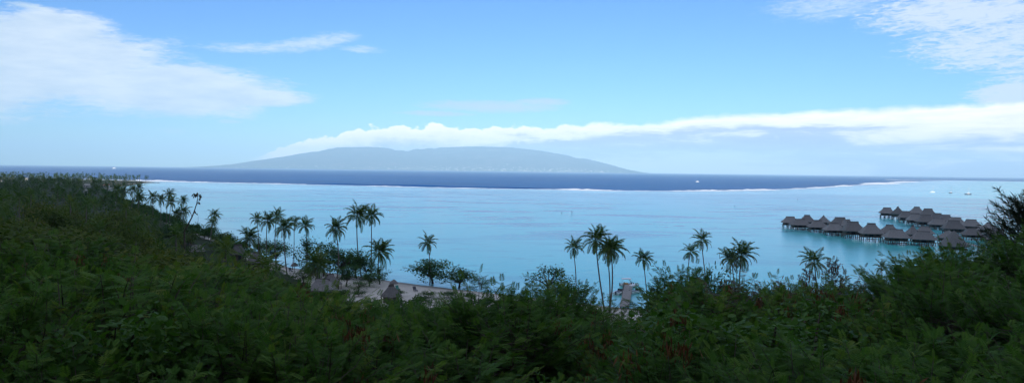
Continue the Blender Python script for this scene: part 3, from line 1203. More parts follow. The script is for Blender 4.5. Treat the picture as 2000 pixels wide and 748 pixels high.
# ------------------------------------------------------------------ bungalows on piles
def rrect(hx, hy, z, n=6, rr=0.25):
    """rounded rectangle ring, 4 * n points"""
    r = min(hx, hy) * rr
    out = []
    for cx, cy, a0 in ((hx - r, hy - r, 0), (-hx + r, hy - r, 90), (-hx + r, -hy + r, 180), (hx - r, -hy + r, 270)):
        for k in range(n):
            a = R(a0 + 90 * k / (n - 1))
            out.append((cx + r * math.cos(a), cy + r * math.sin(a), z))
    return out


def roof_mesh(hx, hy, z0, z1, ridge, sag, seed):
    """thatched hip roof: thick shaggy eave, slopes that steepen to a short ridge"""
    r_ = random.Random(seed)
    rings = [rrect(hx * 0.93, hy * 0.93, z0 - 0.32), rrect(hx, hy, z0 - 0.26), rrect(hx, hy, z0)]
    steps = 7
    for i in range(1, steps + 1):
        t = i / steps
        z = z0 + (z1 - z0) * t
        k = (1 - t) ** sag
        rings.append(rrect(ridge + (hx - ridge) * k, 0.16 + (hy - 0.16) * k, z))
    rg = []
    for i, ring in enumerate(rings):
        j = 0.05 if i > 2 else 0.10
        rg.append([(x + r_.uniform(-j, j), y + r_.uniform(-j, j), z + r_.uniform(-j, j) * 0.7) for x, y, z in ring])
    return MB().rings(rg).mesh('roof')


def ridge_mesh(ridge, z1):
    mb = MB()
    mb.rings([[(-ridge - 0.25, y, z1 + z) for y, z in ((-0.42, -0.38), (0, 0.22), (0.42, -0.38))],
              [(ridge + 0.25, y, z1 + z) for y, z in ((-0.42, -0.38), (0, 0.22), (0.42, -0.38))]])
    return mb.mesh('ridge_cap')


def bungalow_kit(hx, hy, ridge, seed, eave=4.3, top=9.0):
    k = {}
    k['roof'] = roof_mesh(hx, hy, eave, top, ridge, 1.25, seed)
    k['ridge_cap'] = ridge_mesh(ridge, top)
    w = MB()
    wx, wy = hx * 0.74, hy * 0.72
    w.box(-wx, -wy, 2.32, wx, wy, eave + 0.4)
    k['wall'] = w.mesh('wall')
    k['deck'] = MB().box(-hx * 0.86, -hy * 0.84, 2.02, hx * 0.86, hy * 0.84, 2.30).mesh('deck')
    ty0, ty1 = -hy * 0.84 - 2.2, -hy * 0.84 - 0.02
    k['terrace'] = MB().box(-hx * 0.55, ty0, 1.25, hx * 0.55, ty1, 1.45).mesh('terrace')
    rl = MB()
    for x in np.linspace(-hx * 0.55, hx * 0.55, 6):
        rl.box(x - 0.04, ty0 + 0.02, 1.451, x + 0.04, ty0 + 0.10, 2.25)
    rl.box(-hx * 0.55, ty0 + 0.01, 2.252, hx * 0.55, ty0 + 0.12, 2.34)
    k['railing'] = rl.mesh('railing')
    st = MB()
    for i in range(5):
        st.box(-0.6, ty0 - 0.28 * (i + 1), 1.25 - 0.28 * (i + 1), 0.6, ty0 - 0.28 * i - 0.03, 1.33 - 0.28 * (i + 1))
    k['steps'] = st.mesh('steps')
    k['pile'] = MB().tube([(0, 0, -1.2), (0, 0, 2.02)], [0.19, 0.15], 6).mesh('pile')
    k['short_pile'] = MB().tube([(0, 0, -1.2), (0, 0, 1.25)], [0.16, 0.13], 6).mesh('short_pile')
    k['piles'] = [(x, y) for x in (-hx * 0.78, -hx * 0.26, hx * 0.26, hx * 0.78) for y in (-hy * 0.76, 0.0, hy * 0.76)]
    k['short'] = [(-hx * 0.48, ty0 + 0.3), (hx * 0.48, ty0 + 0.3)]
    dm = MB().box(-0.9, -0.06, 0, 0.9, 0.06, 1.75).mesh('door')
    wm = MB().box(-0.55, -0.06, 0, 0.55, 0.06, 0.85).mesh('window')
    k['door'], k['window'] = dm, wm
    k['wx'], k['wy'] = wx, wy
    return k


KITS = [bungalow_kit(5.2, 4.7, 2.3, 1), bungalow_kit(5.2, 4.9, 1.6, 2, 4.2, 9.2), bungalow_kit(4.6, 4.6, 0.5, 3, 4.3, 9.4)]
WORD = ['first', 'second', 'third', 'fourth', 'fifth', 'sixth', 'seventh', 'eighth', 'ninth', 'tenth', 'eleventh', 'twelfth', 'thirteenth', 'fourteenth', 'fifteenth', 'sixteenth', 'seventeenth', 'eighteenth']


def bungalow(label, px, base, ridge_y, width_px, rot, kit, group):
    """stands in the lagoon: base is the pixel row where its piles meet the water"""
    p = at(px, base, 0.0)
    k = KITS[kit]
    d = p.y
    top = (base - ridge_y) * d / F
    sz = top / 9.2
    s_ = max(0.72, min(1.15, sz))
    wdt = width_px * d / F / 10.2
    sx = max(0.78, min(1.2, wdt * 1.1))
    face = math.atan2(-p.x, p.y)
    o = thing('overwater_bungalow', label, 'bungalow', p, face + R(rot), group, (sx, sx, s_))
    rf = obj('roof', k['roof'], 'thatch', o)
    obj('ridge_cap', k['ridge_cap'], 'thatch_ridge', rf)
    wl = obj('wall', k['wall'], 'wall_wood', o)
    obj('deck', k['deck'], 'timber', o)
    obj('terrace', k['terrace'], 'timber', o)
    obj('railing', k['railing'], 'timber', o)
    obj('steps', k['steps'], 'timber', o)
    obj('door', k['door'], 'dark', o, (-0.6, -k['wy'] - 0.03, 2.33))
    for x in (-k['wx'] * 0.62, k['wx'] * 0.55):
        obj('window', k['window'], 'glass', o, (x, -k['wy'] - 0.03, 3.05) if x > 0 else (-k['wx'] * 0.75, -k['wy'] - 0.03, 3.05))
    for x, y in k['piles']:
        obj('pile', k['pile'], 'pile', o, (x, y, 0))
    for x, y in k['short']:
        obj('pile', k['short_pile'], 'pile', o, (x, y, 0))
    return o


NEAR_ROW = [  # px, base row, ridge row, roof width, turn, kit
    (1543, 444, 422.5, 29, 8, 0), (1562, 448, 427, 34, 14, 0), (1576, 443, 420, 27, 10, 1), (1597, 453, 430, 34, 10, 1), (1608, 444, 421, 24, 75, 2),
    (1629, 459, 435.5, 37, 12, 1), (1640, 450, 424, 36, 10, 0), (1653, 451, 428, 24, 20, 0), (1665, 465, 432, 37, 15, 0), (1701, 470, 436, 38, 12, 1),
    (1737, 465, 439, 33, 10, 1), (1750, 476, 447, 44, 15, 0), (1782, 470, 441, 17, 30, 2), (1803, 479, 451, 40, 12, 0), (1805, 466, 442, 30, 10, 0),
    (1851, 476, 449, 32, 70, 1)]
BACK_ROW = [
    (1732, 425, 405, 25, 6, 0), (1753, 429, 403, 24, 80, 1), (1769, 435, 412, 25, 8, 0), (1790, 425, 404, 27, 8, 1), (1812, 431, 407, 28, 8, 0),
    (1787, 440, 417, 27, 14, 0), (1807, 444, 419, 32, 12, 0), (1830, 437, 416, 26, 8, 0), (1832, 448, 426, 31, 10, 0), (1847, 441, 419, 26, 8, 0),
    (1866, 448, 424, 34, 8, 0), (1862, 459, 430, 42, 12, 0), (1896, 452, 428, 32, 8, 0), (1898, 468, 445, 33, 20, 1), (1929, 460, 434, 34, 78, 1), (1944, 468, 444, 26, 20, 0)]


def build_bungalows():
    for row, nm, grp in ((NEAR_ROW, 'near row', 'bungalows of the near row in the lagoon'), (BACK_ROW, 'far row', 'bungalows of the far row in the lagoon')):
        order = sorted(range(len(row)), key=lambda i: row[i][0])
        for n, i in enumerate(order):
            px, base, rd, wd, rot, kit = row[i]
            if row is NEAR_ROW and i == 12:
                lb = 'small pointed thatched hut on piles in the near row, narrowest roof of all'
            else:
                look = ('peaked thatched' if kit == 2 or rot > 60 else 'grey thatched')
                lb = '%s bungalow on piles, %s from the left in the %s over the lagoon' % (look, WORD[n], nm)
            bungalow(lb, px, base, rd, wd, rot, kit, grp)
    # the big round-roofed pavilion at the landward end
    p = at(1862, 492, 0.0)
    o = thing('pavilion', 'large tall thatched pavilion at the landward end of the bungalows', 'pavilion', p, 0.2)
    d = p.y
    s = (492 - 450) * d / F / 10.5
    rg = []
    for t in np.linspace(0, 1, 9):
        z = 3.2 + 7.3 * t
        q = 6.6 * (1 - t) ** 0.92 + 0.12
        rg.append([(q * math.cos(a), q * math.sin(a), z) for a in np.linspace(0, 2 * math.pi, 16, endpoint=False)])
    rg.insert(0, [(x * 0.95, y * 0.95, 2.9) for x, y, z in rg[0]])
    sc = (1.0, 1.0, 1.0)
    rf = obj('roof', MB().rings(rg).mesh('roof'), 'thatch', o)
    obj('ridge_cap', MB().tube([(0, 0, 10.2), (0, 0, 11.0)], [0.4, 0.1], 8).mesh('ridge_cap'), 'thatch_ridge', rf)
    obj('deck', MB().tube([(0, 0, 1.5), (0, 0, 1.8)], 6.2, 16).mesh('deck'), 'timber', o)
    obj('wall', MB().tube([(0, 0, 1.81), (0, 0, 3.6)], 4.6, 12).mesh('wall'), 'wall_wood', o)
    pm = MB().tube([(0, 0, -1.0), (0, 0, 1.5)], [0.2, 0.17], 6).mesh('pile')
    for a in np.linspace(0, 2 * math.pi, 10, endpoint=False):
        obj('pile', pm, 'pile', o, (5.6 * math.cos(a), 5.6 * math.sin(a), 0))
    o.scale = (s, s, s)


build_bungalows()


def boardwalk(label, pts, width, z, nplank, group=None):
    """planked walkway on piles along a line of pixels on the water"""
    P = [at(px, py, 0.0) for px, py in pts]
    o = thing('boardwalk', label, 'boardwalk', P[0], 0, group)
    P = [p - P[0] for p in P]
    P = [Vector((q.x, q.y, 0)) for q in resample([(p.x, p.y) for p in P], 3.2)]
    bm_, pile = MB(), MB().tube([(0, 0, -1.2), (0, 0, z - 0.12)], 0.15, 6).mesh('pile')
    lf, rt = [], []
    for i, p in enumerate(P):
        t = (P[min(i + 1, len(P) - 1)] - P[max(0, i - 1)]).normalized()
        nrm = Vector((-t.y, t.x, 0)) * width / 2
        lf.append(p + nrm)
        rt.append(p - nrm)
        if i % 2 == 0:
            obj('pile', pile, 'pile', o, p + nrm * 0.9)
            obj('pile', pile, 'pile', o, p - nrm * 0.9)
    for i in range(len(P) - 1):
        a, b, c_, d_ = lf[i], rt[i], rt[i + 1], lf[i + 1]
        e = 0.015
        a, b, c_, d_ = a.lerp(d_, e), b.lerp(c_, e), c_.lerp(b, e), d_.lerp(a, e)
        m_ = MB().add([(q.x, q.y, z - 0.11) for q in (a, b, c_, d_)] + [(q.x, q.y, z) for q in (a, b, c_, d_)],
                      [(3, 2, 1, 0), (4, 5, 6, 7), (0, 1, 5, 4), (1, 2, 6, 5), (2, 3, 7, 6), (3, 0, 4, 7)])
        obj('plank', m_.mesh('plank'), 'timber_grey', o)
    rl = MB()
    for i, p in enumerate(P):
        for q in (lf[i], rt[i]):
            rl.box(q.x - 0.05, q.y - 0.05, z, q.x + 0.05, q.y + 0.05, z + 0.9)
    for L_ in (lf, rt):
        for a, b in zip(L_[:-1], L_[1:]):
            rl.tube([(a.x, a.y, z + 0.92), (b.x, b.y, z + 0.92)], 0.045, 4)
    obj('railing', rl.mesh('railing'), 'timber', o)
    return o


boardwalk('long planked boardwalk on piles running between the near row bungalows', [(1935, 497), (1880, 480), (1800, 467), (1720, 456), (1640, 447), (1560, 441)], 2.2, 2.0, 0, 'boardwalks to the bungalows')
boardwalk('planked boardwalk on piles running out to the far row bungalows', [(1946, 488), (1915, 462), (1860, 447), (1800, 435), (1750, 427)], 2.2, 2.05, 0, 'boardwalks to the bungalows')


# ------------------------------------------------------------------ pier and boats
def hull_rings(L, W, H, bow=0.0, n=9):
    out = []
    for i in range(n):
        t = i / (n - 1)
        x = -L / 2 + L * t
        w_ = W / 2 * (1 - max(0, (t - 0.45) / 0.55) ** 2.2) * (0.86 + 0.14 * min(1, t * 3))
        w_ = max(w_, 0.03)
        zt = H * (1 + 0.35 * max(0, t - 0.4))
        out.append([(x, -w_, zt), (x, -w_ * 0.9, H * 0.35), (x, -w_ * 0.45, -0.25 * (1 - t * 0.5)), (x, w_ * 0.45, -0.25 * (1 - t * 0.5)), (x, w_ * 0.9, H * 0.35), (x, w_, zt)])
    return out


def motorboat(label, loc, rz, L, W, canopy_=True, accent=None):
    o = thing('motorboat', label, 'boat', loc, rz, 'boats at the pier')
    obj('hull', MB().rings(hull_rings(L, W, 0.75)).mesh('hull', False), 'white_paint', o)
    obj('cockpit', MB().box(-L * 0.42, -W * 0.33, 0.76, L * 0.12, W * 0.33, 0.80).mesh('cockpit'), 'hull_dark', o)
    obj('windscreen', MB().box(L * 0.12, -W * 0.34, 0.8, L * 0.16, W * 0.34, 1.35).mesh('windscreen'), 'glass', o)
    if canopy_:
        for x in (-L * 0.38, L * 0.08):
            for y in (-W * 0.32, W * 0.32):
                obj('canopy_post', MB().tube([(x, y, 0.78), (x, y, 2.35)], 0.035, 5).mesh('canopy_post'), 'metal', o)
        obj('canopy', MB().rings([rrect(L * 0.27, W * 0.40, 2.35), rrect(L * 0.28, W * 0.42, 2.42), rrect(L * 0.24, W * 0.36, 2.60)]).mesh('canopy'), 'white_paint', o).location.x = -L * 0.15
    obj('outboard_engine', MB().box(-L / 2 - 0.35, -0.2, 0.2, -L / 2 - 0.02, 0.2, 1.15, 0.04).mesh('outboard_engine'), 'hull_dark', o)
    if accent:
        for y in (-W * 0.48, W * 0.48):
            obj('fender', MB().tube([(-L * 0.40, y, 0.62), (L * 0.18, y, 0.66)], 0.20, 8).mesh('fender'), accent, o)
        obj('seat', MB().box(-L * 0.3, -W * 0.28, 0.801, -L * 0.05, W * 0.28, 1.15, 0.05).mesh('seat'), accent, o)
    return o


def build_pier():
    a, b = at(1219, 606, 0.0), at(1228, 562, 0.0)
    o = thing('pier', 'short planked grey pier reaching out from the beach with boats beside it', 'pier', a, 0)
    v = Vector((b.x - a.x, b.y - a.y, 0))
    n = int(v.length / 0.62)
    side = Vector((v.y, -v.x, 0)).normalized() * 1.25
    for i in range(n):
        p, q = v * (i / n), v * ((i + 0.90) / n)
        vs = [p - side, p + side, q + side, q - side]
        m_ = MB().add([(s.x, s.y, 0.98) for s in vs] + [(s.x, s.y, 1.08) for s in vs], [(3, 2, 1, 0), (4, 5, 6, 7), (0, 1, 5, 4), (1, 2, 6, 5), (2, 3, 7, 6), (3, 0, 4, 7)])
        obj('plank', m_.mesh('plank'), 'timber_grey', o)
    pm = MB().tube([(0, 0, -1.2), (0, 0, 0.98)], 0.14, 6).mesh('pile')
    tall = MB().tube([(0, 0, -1.2), (0, 0, 1.9)], 0.13, 6).mesh('mooring_post')
    for t in np.linspace(0.05, 0.98, 8):
        for s in (-1, 1):
            obj('pile', pm, 'pile', o, v * t + side * 0.8 * s)
            if s == -1 and t > 0.5 or t > 0.9:
                obj('mooring_post', tall, 'pile', o, v * t + side * 1.12 * s)
    beam = MB()
    for s in (-0.75, 0.75):
        beam.tube([side * s + Vector((0, 0, 0.86)), v + side * s + Vector((0, 0, 0.86))], 0.11, 4)
    obj('beam', beam.mesh('beam'), 'timber', o)
    p = at(1228, 559, 0.0)
    motorboat('white canopied boat with orange sides lying across the pier head', (p.x, p.y, 0), R(6), 5.4, 2.2, True, 'orange')
    p = at(1210, 573, 0.0)
    motorboat('open white boat moored on the left side of the pier', (p.x, p.y, 0), R(62), 6.4, 2.6, False)
    p = at(1242, 572, 0.0)
    motorboat('white boat with a flat canopy on the right side of the pier', (p.x, p.y, 0), R(40), 5.4, 2.2, True)


build_pier()


def sailboat(label, px, py, rz, hull, mast_px, L):
    p = at(px, py, 0.0)
    o = thing('sailboat', label, 'sailboat', (p.x, p.y, 0), rz, 'sailboats anchored in the lagoon')
    h = mast_px * p.y / F
    obj('hull', MB().rings(hull_rings(L, L * 0.3, L * 0.11)).mesh('hull'), hull, o)
    obj('cabin', MB().box(-L * 0.15, -L * 0.09, L * 0.115, L * 0.2, L * 0.09, L * 0.19, L * 0.02).mesh('cabin'), 'white_paint', o)
    ms = obj('mast', MB().tube([(L * 0.08, 0, L * 0.1), (L * 0.08, 0, h)], [0.22, 0.15], 6).mesh('mast'), 'metal', o)
    obj('boom', MB().tube([(L * 0.08, 0, L * 0.26), (-L * 0.38, 0, L * 0.26)], 0.14, 6).mesh('boom'), 'white_paint', ms)
    obj('stay', MB().tube([(L * 0.08, 0, h), (L * 0.49, 0, L * 0.15)], 0.03, 3).mesh('stay'), 'metal', ms)
    obj('stay', MB().tube([(L * 0.08, 0, h), (-L * 0.48, 0, L * 0.13)], 0.03, 3).mesh('stay'), 'metal', ms)


sailboat('white hulled sailboat at anchor, leftmost of the three on the lagoon', 1821.5, 375.8, R(4), 'white_paint', 14, 11)
sailboat('dark hulled sailboat at anchor between the other two', 1857, 377.3, R(28), 'hull_dark', 14, 11)
sailboat('long dark hulled sailboat at anchor, rightmost of the three on the lagoon', 1891, 380, R(3), 'hull_dark', 14, 13)


def ferry(label, px, py, L, name='ferry', cat='ship'):
    p = at(px, py, -0.25)
    o = thing(name, label, cat, (p.x, p.y, -0.25), 0)
    obj('hull', MB().rings(hull_rings(L, L * 0.24, L * 0.09)).mesh('hull'), 'white_paint', o)
    obj('superstructure', MB().box(-L * 0.36, -L * 0.09, L * 0.091, L * 0.26, L * 0.09, L * 0.20, L * 0.01).mesh('superstructure'), 'white_paint', o)
    obj('bridge', MB().box(L * 0.02, -L * 0.08, L * 0.201, L * 0.2, L * 0.08, L * 0.27, L * 0.01).mesh('bridge'), 'white_paint', o)
    obj('funnel', MB().tube([(-L * 0.16, 0, L * 0.2), (-L * 0.18, 0, L * 0.31)], L * 0.035, 8).mesh('funnel'), 'hull_dark', o)


ferry('white ferry far out on the ocean at the upper left', 223, 329.4, 45)
ferry('small white launch on the dark ocean just outside the reef', 1362, 355.5, 14, 'launch', 'boat')


def marker(label, px, py, h_px):
    p = at(px, py, 0.0)
    h = h_px * p.y / F
    o = thing('channel_marker', label, 'marker post', (p.x, p.y, 0), 0, 'channel markers in the lagoon')
    obj('post', MB().tube([(0, 0, -1), (0, 0, h)], 0.16, 6).mesh('post'), 'hull_dark', o)
    obj('topmark', MB().tube([(0, 0, h * 0.72), (0, 0, h)], [0.42, 0.12], 8).mesh('topmark'), 'hull_dark', o)


marker('dark channel marker post standing alone in the middle of the lagoon', 1117, 418, 6.5)
marker('shorter marker post just left of the mid-lagoon one', 1097, 418, 4)
marker('dark marker post in the lagoon above the near row of bungalows', 1557.5, 392, 4)
marker('small marker post in front of the outer reef near the right', 1435, 404, 3)


# ------------------------------------------------------------------ huts and shades on the beach
def thatch_hut(label, px, base_py, top_py, width_px, rot, ridge=0.35, d=None, name='thatched_hut', cat='hut'):
    p = at(px, base_py, 2.0) if d is None else at_d(px, base_py, d)
    g = gz(p.x, p.y)
    d = p.y
    hx = width_px * d / F / 2
    top = at_d(px, top_py, d).z - g
    top = max(4.0, min(top, 9.5))
    hy = hx * 0.8
    o = thing(name, label, cat, (p.x, p.y, g), math.atan2(-p.x, p.y) + R(rot), 'thatched buildings along the beach')
    ev = top * 0.42
    rf = obj('roof', roof_mesh(hx, hy, ev, top, hx * ridge, 1.1, int(px)), 'thatch', o)
    obj('ridge_cap', ridge_mesh(hx * ridge, top), 'thatch_ridge', rf)
    obj('wall', MB().box(-hx * 0.72, -hy * 0.72, -0.3, hx * 0.72, hy * 0.72, ev + 0.2).mesh('wall'), 'wall_wood', o)
    obj('door', MB().box(-0.5, -hy * 0.72 - 0.05, 0.0, 0.5, -hy * 0.72 + 0.02, 1.9).mesh('door'), 'dark', o)
    pm = MB().tube([(0, 0, -0.3), (0, 0, ev + 0.1)], 0.10, 6).mesh('post')
    for sx in (-1, 1):
        for sy in (-1, 1):
            obj('post', pm, 'timber', o, (sx * hx * 0.88, sy * hy * 0.86, 0))
    return o


thatch_hut('steep grey thatched hut among trees left of the tall palm cluster', 465, 503, 478, 27, 20, 0.5)
thatch_hut('grey thatched hut in the clearing below the tall palm cluster', 502, 521, 492, 37, -28, 0.3)
thatch_hut('low dark thatched roof half hidden by brown bushes', 385, 496, 481, 28, 8, 0.6)
thatch_hut('thatched roof behind the bare sapling', 363, 478, 455, 24, 30, 0.3)
thatch_hut('small pale thatched roof deep in the greenery at left', 303, 496, 478, 17, 30, 0.2)
thatch_hut('dark thatched hut on the sand under the spreading beach trees', 645, 562, 536, 40, 15, 0.25)
thatch_hut('grey thatched hut nearest the thicket below the beach trees', 630, 578, 545, 50, -25, 0.5)
thatch_hut('grey thatched roof at the thicket edge beside the beach umbrella', 764, 590, 556, 34, 40, 0.2)


def umbrella(label, px, top_py, base_py, rad_px):
    p = at(px, base_py, 1.2)
    g = gz(p.x, p.y)
    d = p.y
    q = max(1.2, rad_px * d / F)
    o = thing('beach_umbrella', label, 'umbrella', (p.x, p.y, g), 0, 'thatched umbrellas on the sand')
    h = 2.3
    rg = [[(q * k * math.cos(a), q * k * math.sin(a), h + z + (0.05 if i % 2 else 0)) for i, a in enumerate(np.linspace(0, 6.2832, 14, endpoint=False))] for k, z in ((0.92, -0.12), (1.0, -0.08), (0.72, 0.42), (0.4, 0.82), (0.06, 1.08))]
    obj('thatch_canopy', MB().rings(rg).mesh('thatch_canopy'), 'thatch', o)
    obj('pole', MB().tube([(0, 0, -0.3), (0, 0, h + 0.8)], 0.08, 6).mesh('pole'), 'timber', o)
    return o


umbrella('thatched beach umbrella on the pale sand below the tall palm cluster', 575, 507, 530, 8)
umbrella('thatched beach umbrella on open sand at the edge of the water', 769, 550, 571, 9)


def lounger(label, px, py, material, group='loungers on the sand', rz=0.4):
    p = at(px, py, 1.0)
    g = gz(p.x, p.y)
    o = thing('beach_lounger', label, 'lounger', (p.x, p.y, g), rz, group)
    obj('seat', MB().box(-0.35, -0.9, 0.30, 0.35, 0.45, 0.40).mesh('seat'), material, o)
    obj('backrest', MB().add([(-0.35, 0.46, 0.32), (0.35, 0.46, 0.32), (0.35, 1.0, 0.95), (-0.35, 1.0, 0.95), (-0.35, 0.52, 0.28), (0.35, 0.52, 0.28), (0.35, 1.06, 0.90), (-0.35, 1.06, 0.90)],
                             [(0, 1, 2, 3), (7, 6, 5, 4), (0, 4, 5, 1), (1, 5, 6, 2), (2, 6, 7, 3), (3, 7, 4, 0)]).mesh('backrest'), material, o)
    lm = MB().box(-0.04, -0.04, -0.1, 0.04, 0.04, 0.30).mesh('leg')
    for x in (-0.3, 0.3):
        for y in (-0.8, 0.4):
            obj('leg', lm, 'timber', o, (x, y, 0))
    o.scale = (1.3, 1.3, 1.3)


lounger('teal lounger beside the beach umbrella at the water', 777, 570, 'canvas_teal')
lounger('dark lounger on the sand left of the big beach tree', 811, 571, 'hull_dark')
lounger('dark lounger under the umbrella below the tall palm cluster', 567, 529, 'hull_dark')


# ------------------------------------------------------------------ houses in the left-hand palm wood
HOUSES = []


def house(label, px, py, w_px, roof, rz):
    p = at(px, py, 7.0)
    g = gz(p.x, p.y)
    d = p.y
    w_ = w_px * d / F / 2
    h = 5.2
    HOUSES.append((px, w_px, d))
    o = thing('village_house', label, 'house', (p.x, p.y, g), rz, 'houses in the palm wood')
    dep = w_ * 0.75
    wl = obj('wall', MB().box(-w_, -dep, -0.8, w_, dep, 3.0).mesh('wall'), 'white_wall', o)
    obj('roof', MB().rings([[(-w_ * 1.12, -dep * 1.15, 3.0), (w_ * 1.12, -dep * 1.15, 3.0), (w_ * 1.12, dep * 1.15, 3.0), (-w_ * 1.12, dep * 1.15, 3.0)],
                            [(-w_ * 0.7, -0.1, h), (w_ * 0.7, -0.1, h), (w_ * 0.7, 0.1, h), (-w_ * 0.7, 0.1, h)]]).mesh('roof'), roof, o)
    for x in (-w_ * 0.5, w_ * 0.4):
        obj('window', MB().box(x - w_ * 0.14, -dep - 0.06, 0.9, x + w_ * 0.14, -dep + 0.02, 2.2).mesh('window'), 'glass', wl)
    obj('door', MB().box(-w_ * 0.12, -dep - 0.06, 0.0, w_ * 0.12, -dep + 0.02, 2.1).mesh('door'), 'dark', wl)


house('pale cream roofed house showing in a gap above the palms', 170, 359.5, 13, 'roof_pale', 0.3)
house('white walled house just below the cream roofed one', 168, 368, 7, 'roof_pale', -0.2)
house('white house with a red roof at the bend of the bay', 208, 358.5, 10, 'roof_red', 0.2)
house('long low pale building at the water by the bend of the bay', 211, 364, 18, 'roof_pale', -0.15)
house('bright roofed building among the treetops near the left edge', 52.5, 348.5, 5, 'roof_pale', 0.1)
house('bright roof cut by the left edge of the picture', 1, 351, 6, 'roof_pale', 0.1)

# ------------------------------------------------------------------ coconut palms that stand clear
PALMS = [  # label, crown px, crown py, base px, distance, crown radius px, leaves
    ('tall palm, left of a close pair standing high above the beach trees', 697, 421, 706, 232, 23, 22, 0.30),
    ('tall straight palm, right of the close pair above the beach trees', 725, 421, 724, 236, 19, 20, 0.26),
    ('bushy palm with wide arching leaves at the beach, right of the trees', 740, 493, 741, 222, 25, 22, 0.12),
    ('palm leaning over the beach trees, alone against the lagoon', 655, 446, 657, 214, 20, 21, 0.20),
    ('low palm with long drooping yellow-green leaves over the huts', 620, 519, 616, 198, 27, 22, 0.0),
    ('slim palm, rightmost of the tall palm cluster', 596, 441, 598, 245, 16, 18, 0.22),
    ('slim palm with a small crown, second from right in the tall palm cluster', 574, 434, 571, 246, 12, 17, 0.20),
    ('palm with a broad low crown in the tall palm cluster', 554, 444, 561, 226, 19, 22, 0.15),
    ('highest palm of the tall palm cluster', 540, 422, 541, 250, 14, 18, 0.24),
    ('dark full-crowned palm, second from left in the tall palm cluster', 522, 431, 522, 243, 17, 21, 0.15),
    ('palm at the left end of the tall palm cluster', 501, 428, 502, 262, 13, 18, 0.15),
    ('short bushy palm left of the tall palm cluster', 487, 464, 487, 255, 20, 24, 0.05),
    ('low palm with a pale trunk beside the thatched huts', 430, 471, 427, 262, 17, 20, 0.05),
    ('upper palm of the close pair standing alone over the bay', 418, 421, 415, 330, 12, 18, 0.10),
    ('lower palm of the close pair standing alone over the bay', 414, 436, 412, 318, 11, 17, 0.05),
    ('single palm behind the big beach tree, fronds blown to the right', 834, 474, 839, 220, 17, 18, 0.30),
    ('slender palm left of the windblown trio', 1119, 483, 1123, 186, 18, 18, 0.18),
    ('tallest palm of the windblown trio with ragged leaves', 1163, 468, 1182, 176, 26, 21, 0.34),
    ('middle palm of the windblown trio', 1185, 488, 1191, 180, 22, 19, 0.36),
    ('right-hand palm of the windblown trio with a full green crown', 1193, 486, 1190, 174, 26, 22, 0.36),
    ('solitary palm right of the pier', 1256, 506, 1266, 182, 17, 20, 0.02),
    ('shorter palm of the pair over the thicket, right of centre', 1348, 492, 1347, 186, 17, 17, 0.24),
    ('taller leaning palm of the pair over the thicket, right of centre', 1369, 469, 1384, 178, 19, 17, 0.34),
    ('broad palm with upright leaves rising from the thicket', 1448, 498, 1454, 150, 26, 21, 0.20),
    ('palm with swept-back leaves just left of the upright one in the thicket', 1428, 505, 1430, 152, 22, 20, -0.30),
    ('open star-shaped palm at the top of the thicket below the bungalows', 1590, 511, 1591, 150, 25, 15, 0.0),
    ('small palm crown at the thicket edge below the bungalows', 1722, 522, 1722, 150, 14, 13, 0.0),
    ('small pale palm at the foot of the boardwalk near the right edge', 1945, 474, 1945, 150, 13, 14, 0.0),
    ('palm at the far left end of the shore palms', 201, 391, 201, 470, 11, 16, 0.05),
    ('leftmost of the tall shore palms at the bend of the bay', 226, 371, 229, 480, 11, 16, 0.1),
    ('wide-crowned palm over the water at the bend of the bay', 240, 375, 241, 470, 12, 18, 0.1),
    ('slim palm against bright water at the bend of the bay', 259, 372, 259, 455, 11, 16, 0.1),
    ('upper palm of the overlapping pair at the bend of the bay', 271, 368, 270, 465, 10, 16, 0.1),
    ('lower palm of the overlapping pair at the bend of the bay', 271, 384, 272, 440, 11, 17, 0.1),
    ('short palm under the wide-crowned one at the bend of the bay', 238, 394, 238, 440, 11, 17, 0.1),
    ('palm left of the tall twin palms on the shore', 298, 386, 298, 400, 12, 18, 0.05),
    ('dense palm crown just left of the tall twin palms', 314, 390, 314, 385, 11, 19, 0.1),
    ('back palm of the tall twin palms on the left shore', 330, 381, 328, 375, 11, 18, 0.12),
    ('front palm of the tall twin palms on the left shore', 334, 395, 333, 360, 12, 18, 0.08),
    ('round-crowned palm right of the tall twin palms', 357, 392, 357, 365, 10, 18, 0.05),
    ('low palm below the round-crowned one on the left shore', 358, 414, 358, 335, 13, 20, 0.10),
    ('dark low palm between the twin palms and the sapling', 345, 419, 345, 335, 12, 20, 0.0),
]
for i_, (lb, cx, cy, bx, dd, rp, cnt, wi) in enumerate(PALMS):
    coco_palm(lb, cx, cy, bx, dd, rp, 100 + i_, cnt, wi, dry=(2 if i_ in (4, 12, 23) else (0, 1, 0, 2)[i_ % 4]))


# ------------------------------------------------------------------ trees that stand clear on the beach
def put_tree(label, px, py, d, meshes, w_px, h_px, ref, rz, group='broadleaf trees on the beach', cat='tree', name='beach_tree', bury=None):
    """crown top at (px, py); ref = (radius, height) of the mesh"""
    top = at_d(px, py, d)
    g = gz(top.x, top.y) if bury is None else bury
    h = max(1.5, top.z - g)
    r = w_px * d / F / 2
    o = thing(name, label, cat, (top.x, top.y, g), rz, group, (r / ref[0], r / ref[0], h / ref[1]))
    obj('trunk', meshes[0], None, o)
    obj('crown', meshes[1], None, o)
    return o


